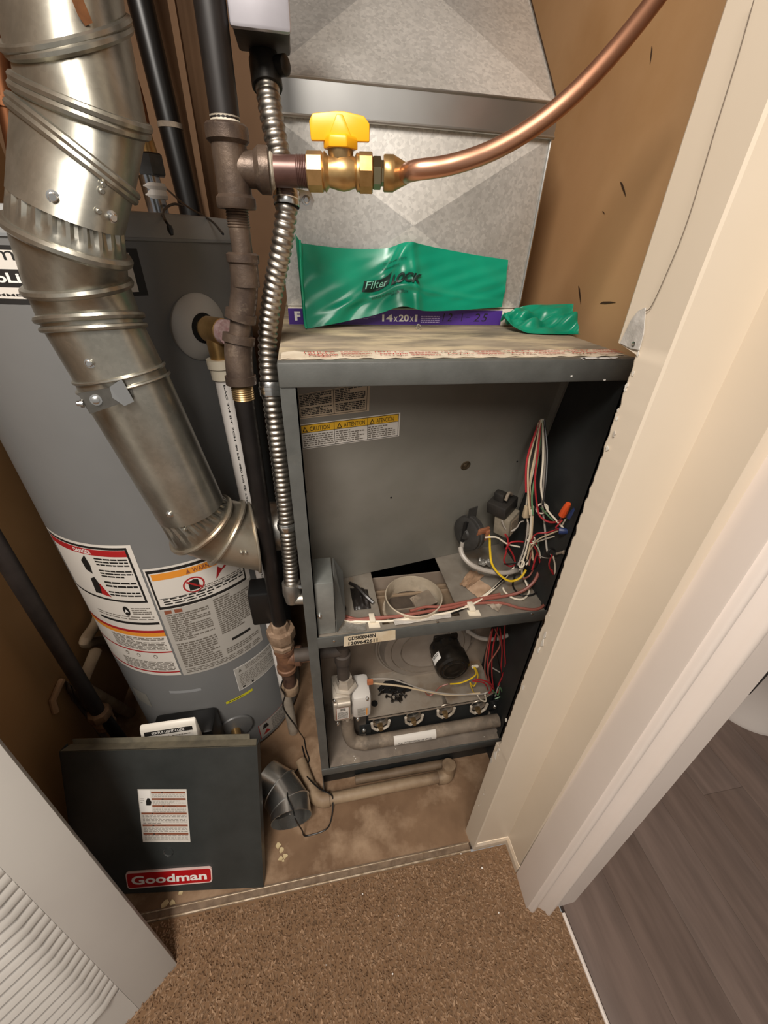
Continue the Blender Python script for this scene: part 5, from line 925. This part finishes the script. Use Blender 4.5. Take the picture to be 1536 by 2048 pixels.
build('cover', MB().box(bx0.x - 0.001, 0.069, bx0.z - 0.003, bx1.x + 0.001, 0.076, bx0.z + 0.122), mat('cover_zinc', 'dcd8de', 'c8c4ca', 0.35, 0.7, scale=12), eb, bevel=0.003)

# ================================================================== OTHER PIPES IN THE CLOSET
lp = thing('black_pipe', 'thick black iron pipe with union slanting down by the left wall', 'pipe', (-0.50, 0.17, FL))
build('pipe_length', MB().tube([V(-0.502, 0.185, 1.35), V(-0.500, 0.168, 0.085)], 0.0145, 28), mat('dull_black_pipe', '3a3330', '26211f', 0.5, 0.1, scale=16), lp)
mb = MB(); mb.lathe(V(-0.500, 0.168, 0.095), (0, 0, -1), [(0.0165, -0.004), (0.023, 0), (0.0245, 0.004), (0.0245, 0.020), (0.023, 0.022)], 8); mb.lathe(V(-0.500, 0.168, 0.073), (0, 0, -1), [(0.021, 0), (0.0225, 0.004), (0.018, 0.010), (0.0215, 0.016), (0.018, 0.024), (0.0215, 0.032), (0.018, 0.040)], 24); build('union', mb, mat('tan_union', '9a7a5e', '775c45', 0.6, 0.2, scale=40), lp)
build('pipe_length', MB().tube([V(-0.488, 0.160, 0.075), V(-0.470, 0.150, -0.075)], 0.0125, 22), mat('black_rubber_pipe', '12100f', None, 0.4), lp)
mb = MB(); mb.tube([V(-0.470 + 0.0155 * math.cos(a), 0.150 + 0.0155 * math.sin(a), -0.075) for a in np.linspace(0, 6.283, 24, endpoint=False)], 0.0035, 10, loop=True); build('clamp_ring', mb, BRIGHT, lp)
build('stub', MB().tube([V(-0.470, 0.150, -0.075), V(-0.468, 0.148, FL)], 0.014, 20), mat('brown_stub', '6a5442', None, 0.7), lp)
rf = thing('dusty_drain_pipe', 'dusty tan drain pipe with elbow in the left back corner', 'pipe', (-0.52, 0.33, FL))
mb = MB(); a_, b_, c_ = atX(196, 1235, -0.535), atX(170, 1283, -0.535), atY(218, 1278, 0.42); mb.tube(curve([a_ + V(0, 0.05, 0.08), a_, b_, (b_ + c_) / 2 + V(0, 0, -0.003), c_ + V(0.02, 0, 0)], 8), 0.0125, 16); build('elbow_pipe', mb, PVCD, rf)
mb = MB(); mb.tube([atX(192, 1302, -0.53), atX(162, 1372, -0.53), V(-0.535, 0.30, FL)], 0.0135, 16); build('vertical_pipe', mb, PVCD, rf)
mb = MB(); c_ = atY(205, 1310, 0.40); mb.tube(curve([c_ + V(0.02, 0, 0.02), c_ + V(0.03, 0, -0.01), c_ + V(0.01, 0, -0.03), c_ + V(-0.02, 0, -0.02)], 6), 0.006, 10); build('trap', mb, mat('dark_trap', '2b2420', None, 0.6), rf)
q = [atX(126, 1362, -0.562), atX(150, 1378, -0.545), atZ(205, 1480, FL + 0.004), atZ(128, 1500, FL + 0.004)]
fnq = lambda a, b: (q[3] * (1 - a) + q[2] * a) * (1 - b) + (q[0] * (1 - a) + q[1] * a) * b + V(0.010, -0.006, 0.002) * math.sin(a * 9 + b * 6) + V(0.004, 0, 0.002) * math.sin(a * 21 - b * 13)
def fnqc(a, b): p = fnq(a, b); p.x = max(p.x, -0.5655); p.z = max(p.z, FL + 0.0015); return p
build('dusty_flap', MB().grid(fnqc, 24, 24), mat('dusty_sheet', '7d6a5a', '5c4c40', 0.8, scale=14), None, 'dusty crumpled sheet hanging down the left wall behind the black pipe', 'sheet', solid=0.001)
mb = MB(); mb.tube([atX(124, 1360, -0.560), atX(105, 1402, -0.560), atX(112, 1424, -0.560)], 0.007, 8); build('torn_edge', mb, mat('torn_tan', 'a07c5c', None, 0.8), None, 'torn tan wallboard edge low on the left wall', 'wallboard')
ab = thing('drain_stack', 'black drain stack rising behind the water heater', 'pipe', (atY(375, 400, 0.66).x, 0.66, FL))
pa, pb_ = atY(280, 0, 0.66), atY(378, 410, 0.66)
dd_ = (pa - pb_); build('stack_pipe', MB().tube([V(pb_.x + 0.01, 0.66, FL), pb_, pa + dd_ * 0.8], 0.0215, 24), mat('abs_black', '0e0d0d', None, 0.35), ab)
pm = pb_ + dd_ * 0.42; mb = MB(); mb.lathe(pm, (0, 0, 1), [(0.0225, 0), (0.0225, 0.008)], 24); build('strap', mb, DUSTY, ab)
mb = MB(); mb.box(pb_.x + 0.022, 0.69, FL, pb_.x + 0.034, 0.71, 1.9); build('batten', mb, WALLD, None, 'thin brown wood batten beside the black drain stack', 'batten')  # batten shares the wall brown darkened for shade
# cold water connection on heater
wc = thing('water_connection', 'shiny steel water nipple with brass nut on top of the heater', 'pipe fitting', (atY(314, 415, 0.30).x, 0.30, HT))
w0 = V(atY(316, 415, 0.30).x, 0.30, HT - 0.002); w1 = atY(306, 352, 0.30); w2 = atY(301, 318, 0.30); w3 = atY(293, 280, 0.30)
build('nipple', MB().tube([w0, V(w0.x - .003, .30, w1.z)], [0.0135, 0.0135], 22), mat('nipple_chrome', 'a7adb5', None, 0.2, 1.0), wc); mb = MB(); mb.lathe(w0 + (w1 - w0) * .45, (0, 0, 1), [(0.0138, 0), (0.0155, 0.004), (0.0140, 0.010), (0.0160, 0.014), (0.0138, 0.018)], 16); build('thread_tape', mb, WHITE, wc)
mb = MB(); mb.lathe(V(w1.x, .30, w1.z), (0, 0, 1), [(0.017, 0), (0.0185, 0.002), (0.0185, 0.022), (0.016, 0.024)], 6); build('union_nut', mb, mat('nut_grey', '5d5f60', '48494a', 0.4, 0.7, scale=30), wc)
mb = MB(); mb.tube([V(w2.x, .30, w1.z + .024), V(w3.x, .30, w3.z + 0.01)], [0.011, 0.0075], 16); build('tail', mb, BRASS, wc)
mb = MB(); mb.tube(curve([V(w3.x, .30, w3.z + 0.005), V(w3.x - 0.002, .30, w3.z + 0.06), V(w3.x - 0.03, .31, w3.z + 0.20), V(w3.x - 0.06, .33, w3.z + 0.5)], 8), 0.0079, 14); build('riser', mb, mat('old_copper', '8a5a3c', '6c452e', 0.4, 0.9, scale=20), wc)
mb = MB(); mb.tube([atY(-10, 60, 0.32), atY(4, 160, 0.32), atY(22, 255, 0.32), atY(26, 300, 0.32) + V(0, 0, -0.02)], 0.0105, 16); mb.tube([atY(8, 195, 0.32), atY(12, 215, 0.32)], 0.013, 16); build('hot_water_riser', mb, MATS['old_copper'], None, 'old copper water pipe at the far left behind the vent', 'copper pipe')
# thin cables on the heater
mb = MB(); mb.tube(curve([atY(365, 412, 0.32), atY(350, 408, 0.28), atY(334, 414, 0.24), atY(326, 425, 0.20), atY(330, 440, 0.150), atY(338, 452, 0.142)], 8), 0.0016, 8); mb.lathe(atY(338, 452, 0.140), V(0.2, -0.3, -1), [(0.003, 0), (0.0035, 0.004), (0.002, 0.009)], 8); build('sensor_cable', mb, BLACK, None, 'short black cable with metal tip on the heater top', 'cable')
mb = MB(); mb.tube(curve([atY(330, 375, 0.45), atY(370, 410, 0.34), atY(400, 428, 0.27), atY(425, 444, 0.20), atY(446, 468, 0.13)], 8), 0.0014, 8); build('thin_cable', mb, BLACK, None, 'thin black cable drooping over the heater top to the gas pipe', 'cable')
# black box by the heater
bb = thing('black_box', 'small black plastic box fixed between water heater and gas pipe', 'plastic box', (-0.09, 0.11, 0.40))
q0, q1 = atY(503, 1230, 0.085), atY(556, 1200, 0.085)
build('case', MB().box(q0.x, 0.080, atY(510, 1252, 0.08).z, q1.x - 0.004, 0.125, atY(510, 1186, 0.085).z), BLACK, bb, bevel=0.004)
q2 = atY(548, 1232, 0.078); d = Decal(planar(V(q1.x - 0.0035, 0.082, q2.z - 0.016), V(0, 1, 0), V(0, 0, 1), V(1, 0, 0)), []); d.mb.box(q1.x - 0.011, 0.0792, q2.z - 0.024, q1.x - 0.004, 0.080, q2.z + 0.020, d.mi(LABEL)); build('white_tag', d.mb, d.mats, bb)

# ================================================================== LEANING FURNACE DOOR
br = V(-0.138, -0.153, FL + 0.0045); yaw, tilt, pw, ph = -0.1334, 0.4202, 0.375, 0.336
ex = V(math.cos(yaw), math.sin(yaw), 0); nbk = V(-math.sin(yaw), math.cos(yaw), 0); upv = V(0, 0, math.cos(tilt)) + nbk * math.sin(tilt); nf = ex.cross(upv).normalized(); nf = nf if nf.y < 0 else -nf
dr_ = thing('furnace_door', 'dark grey furnace door panel with red logo plate leaning against the heater', 'furnace door', br - ex * pw / 2)
DOOR = mat('door_grey', '373a39', '2f3231', 0.4, 0.0, scale=16, bump=0.06, bscale=350)
bl = br - ex * pw
build('face', MB().prism([bl, br, br + upv * ph, bl + upv * ph], -nf * 0.0015), DOOR, dr_)
tl = bl + upv * ph
mb = MB(); mb.prism([tl, tl + ex * pw, tl + ex * (pw - 0.004) - nf * 0.020, tl + ex * 0.008 - nf * 0.020], -upv * 0.0015); mb.prism([tl + ex * 0.012 - nf * 0.020, tl + ex * (pw - 0.018) - nf * 0.020, tl + ex * (pw - 0.018) - nf * 0.0205 + upv * 0.010, tl + ex * 0.012 - nf * 0.0205 + upv * 0.010], -nf * 0.0015); build('top_flange', mb, mat('flange_dusty', '77705f', '5d584c', 0.6, 0.1, scale=30), dr_)
mb = MB(); mb.obox(br + upv * ph / 2 - nf * 0.011 + ex * 0.0008, ex * 0.0008, nf * 0.011, upv * ph / 2); build('side_flange', mb, DOOR, dr_)
mb = MB(); mb.obox(bl + upv * ph / 2 - nf * 0.011, ex * 0.0008, nf * 0.011, upv * ph / 2); build('side_flange', mb, DOOR, dr_)
def dpt(u, v): return atP(u, v, br, nf)
def dq(*px): return quad(*[dpt(*u) for u in px], nf)
d = Decal(dq((275, 1578), (373, 1578), (381, 1684), (286, 1684)), []); d.rect(0, 0, 1, 1, LABEL, 1)
d.rect(0.02, 0.58, 0.25, 0.98, WHITE, 2)
ys = [0.955, 0.835, 0.705, 0.565, 0.34, 0.18]
for i, y in enumerate(ys):
    x = 0.27 if y > 0.6 else 0.03; d.rect(x, y - 0.035, 0.97, y, INKBR, 2); d.poly([(x + 0.20, y - 0.03), (x + 0.25, y - 0.03), (x + 0.225, y - 0.002)], INK, 3); d.text('CAUTION', x + 0.3, y - 0.026, 0.18, 0.018, INK, 3)
    nx = ys[i + 1] if i + 1 < 6 else 0.02; d.lines(x + 0.02, nx + 0.012, 0.96, y - 0.045, max(2, int((y - nx) * 34)), INKG, 2, 0.35, (0.03, 0.1))
d.poly([(0.15, 0.70), (0.24, 0.70), (0.26, 0.76), (0.23, 0.83), (0.19, 0.84), (0.15, 0.78)], INK, 3); d.lines(0.04, 0.74, 0.12, 0.84, 3, INKG, 3, 0.3)
build('safety_label', d.mb, d.mats, dr_, 'white safety label with brown bands', recalc=False)
kp = dpt(337, 1704); mb = MB(); mb.lathe(kp - nf * 0.001, nf, [(0.0105, 0), (0.0105, 0.0022), (0.009, 0.0026), (0.008, 0.001), (0.002, 0.0008)], 24); sg = build('sight_glass', mb, mat('sight_grey', '5a5c5b', '2d2f2f', 0.3, 0.3, scale=120), dr_)
lq = dq((252, 1742), (424, 1731), (426, 1761), (257, 1775))
def rr(x0, y0, x1, y1, rx, ry, n=5):
    o = []
    for cx, cy, a in ((x1 - rx, y1 - ry, 0), (x0 + rx, y1 - ry, 90), (x0 + rx, y0 + ry, 180), (x1 - rx, y0 + ry, 270)):
        for k in range(n + 1): t = math.radians(a + 90 * k / n); o.append((cx + rx * math.cos(t), cy + ry * math.sin(t)))
    return o
mb = MB(); mb.prism([lq(x, y, 0.0004) for x, y in rr(0, 0, 1, 1, 0.035, 0.2)], nf * 0.003); lg = build('logo_plate', mb, mat('logo_rim', 'e6c9c2', None, 0.35), dr_, 'red logo plate')
d = Decal(lambda a, b, off=0.0: lq(a, b, 0.0036 + off), []); d.poly(rr(0.012, 0.07, 0.988, 0.93, 0.03, 0.17), LOGOR, 0.5); d.text('Goodman', 0.06, 0.24, 0.88, 0.52, WHITE, 1.5, bold=0.028); build('lettering', d.mb, d.mats, lg, recalc=False)

# ================================================================== LOUVRED CLOSET DOOR
A_ = atZ(356, 1930, FL); B_ = atZ(255, 2048, FL); le = (B_ - A_).normalized(); ln = V(-le.y, le.x, 0); ln = ln if ln.x > 0 else -ln
al = math.radians(15); lu = V(0, 0, 1) * math.cos(al) - ln * math.sin(al); lnn = le.cross(lu).normalized(); lnn = lnn if lnn.x > 0 else -lnn
ld = thing('louvred_door', 'white louvred metal closet door leaning at the lower left', 'door', A_ + le * 0.2)
def lpt(u, v): p = atP(u, v, A_, lnn) - A_; return p.dot(le), p.dot(lu)
LW, LH = 0.46, 0.92; st_ = lpt(238, 1978); s0 = st_[0]; t0 = st_[1]; t_top = lpt(2, 1770)[1]
th = 0.022
def lbox(s0_, t0_, s1_, t1_): return MB().obox(A_ + le * (s0_ + s1_) / 2 + lu * (t0_ + t1_) / 2 - lnn * th / 2, le * (s1_ - s0_) / 2, lu * (t1_ - t0_) / 2, lnn * th / 2)
s1 = LW - s0
build('stile', lbox(0, 0, s0, LH), LOUV, ld, bevel=0.001); build('stile', lbox(s1, 0, LW, LH), LOUV, ld, bevel=0.001)
build('rail', lbox(s0, 0, s1, t0 - 0.004), LOUV, ld); tl_end = t_top + 0.05
build('rail', lbox(s0, tl_end, s1, LH), LOUV, ld)
build('backing', MB().obox(A_ + le * (s0 + s1) / 2 + lu * (t0 + tl_end) / 2 - lnn * (th - 0.001), le * (s1 - s0) / 2, lu * (tl_end - t0) / 2, lnn * 0.001), LOUV, ld)
# slat spacing from two neighbouring measured slat tips
tips = [(7, 1785), (25, 1792), (42, 1808), (59, 1824), (73, 1838), (88, 1849), (101, 1862), (115, 1873), (127, 1883), (140, 1893), (151, 1902), (162, 1912), (174, 1922), (184, 1931), (194, 1938), (204, 1947), (213, 1956), (222, 1965), (232, 1972), (241, 1979)]
t_lo = lpt(241, 1979)[1]; t_hi = lpt(25, 1792)[1]; pt = (t_hi - t_lo) / 18
ns = int((tl_end - t0) / pt)
seg = []
for k in range(ns):
    tc0 = t0 + (k + 0.5) * pt; rs = []
    for i in range(15):
        a = i / 14; s = s0 + (s1 - s0) * a; e = min(1.0, min(a, 1 - a) * (s1 - s0) / 0.013); e = math.sin(e * math.pi / 2) ** 0.7
        c = A_ + le * s + lu * tc0
        rs.append([c + lu * (pt * 0.48) - lnn * 0.001, c + lu * (pt * (0.10)) + lnn * (0.006 * e), c - lu * (pt * 0.30) + lnn * (0.0095 * e), c - lu * (pt * 0.46) + lnn * (0.0075 * e), c - lu * (pt * 0.48) - lnn * 0.001, c - lu * (pt * 0.30) + lnn * (0.004 * e - 0.001)])
    mb = MB(); mb.rings(rs, True, True); build('slat', mb, LOUV, ld, ang=50)

# ================================================================== THINGS ON THE FLOOR
# loose galvanised elbow
e0, e1, e2_ = V(-0.150, 0.020, FL + 0.052), V(-0.105, 0.005, FL + 0.052), V(-0.066, -0.040, FL + 0.050)
el = thing('loose_elbow', 'loose shiny galvanised vent elbow lying on the closet floor', 'elbow', (e1.x, e1.y, FL))
ELB = mat('elbow_steel', 'd8d6d1', 'c2c0bb', 0.27, 0.95, scale=10, rvar=0.06)
cen = [atZ(530, 1560, FL + 0.05), atZ(560, 1578, FL + 0.05), atZ(580, 1610, FL + 0.048), atZ(583, 1640, FL + 0.046)]
cen = [V(c.x, c.y, FL + 0.0475) for c in cen]; ax_ = [(cen[1] - cen[0]).normalized(), (cen[2] - cen[0]).normalized(), (cen[3] - cen[1]).normalized(), (cen[3] - cen[2]).normalized()]
def ering(c, ax, r=0.046, seg=40): s_ = ax.cross(V(0, 0, 1)).normalized(); return [c + (s_ * math.cos(2 * math.pi * k / seg) + V(0, 0, 1) * math.sin(2 * math.pi * k / seg)) * r for k in range(seg)]
for i in range(3):
    mb = MB(); mb.rings([ering(cen[i], ax_[i]), ering((cen[i] + cen[i + 1]) / 2, (ax_[i] + ax_[i + 1]).normalized()), ering(cen[i + 1], ax_[i + 1])], True, False); build('elbow_gore', mb, ELB, el, solid=0.0008)
for i in (1, 2): mb = MB(); mb.tube(ering(cen[i], ax_[i], 0.0465), 0.0016, 6, loop=True); build('bead', mb, ELB, el)
for u, v in ((566, 1612), (575, 1623), (580, 1628), (558, 1632)): build('rivet', MB().lathe(atZ(u, v, FL + 0.078), V(-0.2, -0.6, 0.8), [(0.0018, 0), (0.001, 0.0012)], 8), BRIGHT, el)
# condensate pipe
cpz = FL + 0.0142
cpp = thing('condensate_pipe', 'dirty cream plastic drain pipe on the floor before the furnace base', 'pipe', (0.15, -0.01, FL))
pl_, pr_ = atZ(648, 1600, cpz), atZ(884, 1553, cpz)
build('pipe', MB().tube([pl_, pr_], 0.0135, 18), PVCD, cpp)
mb = MB(); mb.tube(curve([pr_ + V(-0.012, 0, 0), pr_ + V(0.010, 0.0, 0), pr_ + V(0.018, 0.008, 0.004), pr_ + V(0.019, 0.012, 0.03)], 6), 0.0172, 16); build('end_elbow', mb, PVCD, cpp)
mb = MB(); mb.tube(curve([pl_ + V(0.012, 0, 0.002), pl_ + V(-0.004, 0.0, 0.003), pl_ + V(-0.018, 0.010, 0.003), pl_ + V(-0.03, 0.030, 0.003)], 6), 0.0172, 16); build('elbow', mb, PVCD, cpp)
build('pipe', MB().tube([pl_ + V(-0.028, 0.027, 0.001), pl_ + V(-0.055, 0.10, 0.001)], 0.0132, 16), PVCD, cpp)
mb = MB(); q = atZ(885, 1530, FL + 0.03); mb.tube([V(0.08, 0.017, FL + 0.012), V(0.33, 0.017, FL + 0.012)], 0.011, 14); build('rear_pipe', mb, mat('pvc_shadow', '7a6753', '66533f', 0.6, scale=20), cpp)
# black wire looped on floor
wz = FL + 0.003
wpts = [(566, 1360), (562, 1375), (570, 1390), (566, 1408), (572, 1425), (590, 1450), (608, 1478), (612, 1500), (618, 1520), (610, 1532), (594, 1540), (584, 1562), (575, 1590), (586, 1620), (592, 1640), (604, 1660), (612, 1672), (650, 1660), (662, 1640), (666, 1600), (660, 1588), (640, 1578), (620, 1560), (606, 1540), (610, 1520), (604, 1492)]
wz_ = [0.16, 0.14, 0.11, 0.08, 0.05, 0.02, 0.0, 0.0, 0.0, 0.0, 0.0, 0.04, 0.094, 0.098, 0.094, 0.03, 0, 0, 0, 0.02, 0.036, 0.036, 0.03, 0.012, 0.004, 0]
WYS = [(0.05 if i < 5 else None) for i in range(len(wpts))]
P = [atZ(u, v, wz + z) if i >= 6 else atY(u, v, 0.036) for i, ((u, v), z) in enumerate(zip(wpts, wz_))]
P.insert(6, (P[5] * 0.5 + P[6] * 0.5) * 1.0); P[6].z = max(P[6].z, FL + 0.02)
wc_ = [V(q_.x, q_.y, max(q_.z, FL + 0.002)) for q_ in curve(P, 7)]
mb = MB(); mb.tube(wc_, 0.0016, 7); build('black_wire', mb, BLACK, None, 'thin black wire looped over the floor beside the furnace', 'wire')
# paint flakes and crumbs
def flake(u, v, s, m, label, cat, z=FL + 0.0005, group=None, h=0.001):
    p = atZ(u, v, z); a0_ = random.uniform(0, 6); poly = [p + V(math.cos(a + a0_) * s * random.uniform(.4, 1.1), math.sin(a + a0_) * s * random.uniform(.4, 1.1), random.uniform(0, 0.0006)) for a in np.linspace(0, 5.3, 7)]
    build('paint_flake' if cat == 'paint flake' else 'crumb', MB().prism(poly, (0, 0, h)), m, None, label, cat, group)
CRM = mat('cream_flake', 'd8c49a', 'c2ab7e', 0.7, scale=60)
for u, v, s in ((556, 1692, 0.007), (563, 1700, 0.008), (570, 1712, 0.007), (560, 1718, 0.006), (567, 1722, 0.004)): flake(u, v, s, CRM, 'cream paint flake in the small cluster below the loose elbow', 'paint flake', group='paint flakes below the loose elbow')
for u, v, s in ((332, 1808, 0.009), (345, 1806, 0.007), (362, 1786, 0.006)): flake(u, v, s, CRM, 'cream paint flake on the floor strip under the leaning furnace door', 'paint flake', group='paint flakes under the furnace door')
for u, v, s in ((964, 1736, 0.004), (725, 1788, 0.003), (797, 1832, 0.0025), (997, 1826, 0.003), (785, 1948, 0.003), (650, 1790, 0.002), (652, 1930, 0.0018), (922, 1708, 0.003), (1100, 1740, 0.0001)):
    if s > 0.001: flake(u, v, s * 0.6, WHITE, 'tiny white crumb scattered on the brown carpet', 'crumb', FL + 0.0105, 'white crumbs on the carpet', 0.0012)
for k in range(26):
    u, v = random.choice([(random.uniform(655, 720), random.uniform(1490, 1535)), (random.uniform(655, 720), random.uniform(1490, 1535)), (random.uniform(740, 980), random.uniform(1455, 1500))]); p = atZ(u, v, 0.0003)
    if not (0.03 < p.x < 0.43 and 0.003 < p.y < 0.02): continue
    poly = [p + V(math.cos(a) * 0.0011, math.sin(a) * 0.0011, 0) for a in np.linspace(0, 5.2, 5)]
    build('white_speck', MB().prism(poly, (0, 0, 0.0006)), WHITE, F)

# ================================================================== TOILET SEEN BEYOND THE CASING
to = thing('toilet', 'white toilet base at the right edge beyond the door casing', 'toilet', (1.33, 0.08, FL))
tcx, tcy = 1.30, 0.085
def toi(z, a, b): return [V(tcx + a * math.cos(t), tcy + b * math.sin(t), z) for t in np.linspace(0, 2 * math.pi, 48, endpoint=False)]
mb = MB(); mb.rings([toi(FL, 0.125, 0.150), toi(FL + 0.012, 0.125, 0.150), toi(FL + 0.03, 0.115, 0.138), toi(FL + 0.18, 0.11, 0.135), toi(FL + 0.26, 0.15, 0.19), toi(FL + 0.36, 0.185, 0.235), toi(FL + 0.39, 0.19, 0.24)], True, True); build('bowl', mb, CERAMIC, to)
mb = MB(); mb.rings([toi(FL + 0.392, 0.192, 0.242), toi(FL + 0.41, 0.195, 0.245), toi(FL + 0.43, 0.185, 0.235)], True, True); build('seat', mb, CERAMIC, to)
build('tank', MB().box(1.13, 0.31, FL + 0.38, 1.47, 0.48, FL + 0.75), CERAMIC, to, bevel=0.02)
hp = [atY(*u, -0.262) for u in [(1471, 1392), (1500, 1389), (1536, 1350), (1560, 1310), (1530, 1310), (1515, 1338)]]
build('strike_plate', MB().prism(hp, V(0, 0.003, 0)), BLACK, dj, 'black strike plate on the frame edge')

# ------------------------------------------------------------------ lift everything so the closet floor lies at z = 0
for o in list(bpy.data.objects):
    if o.parent is None and o.name in SC.objects: o.location.z -= FL
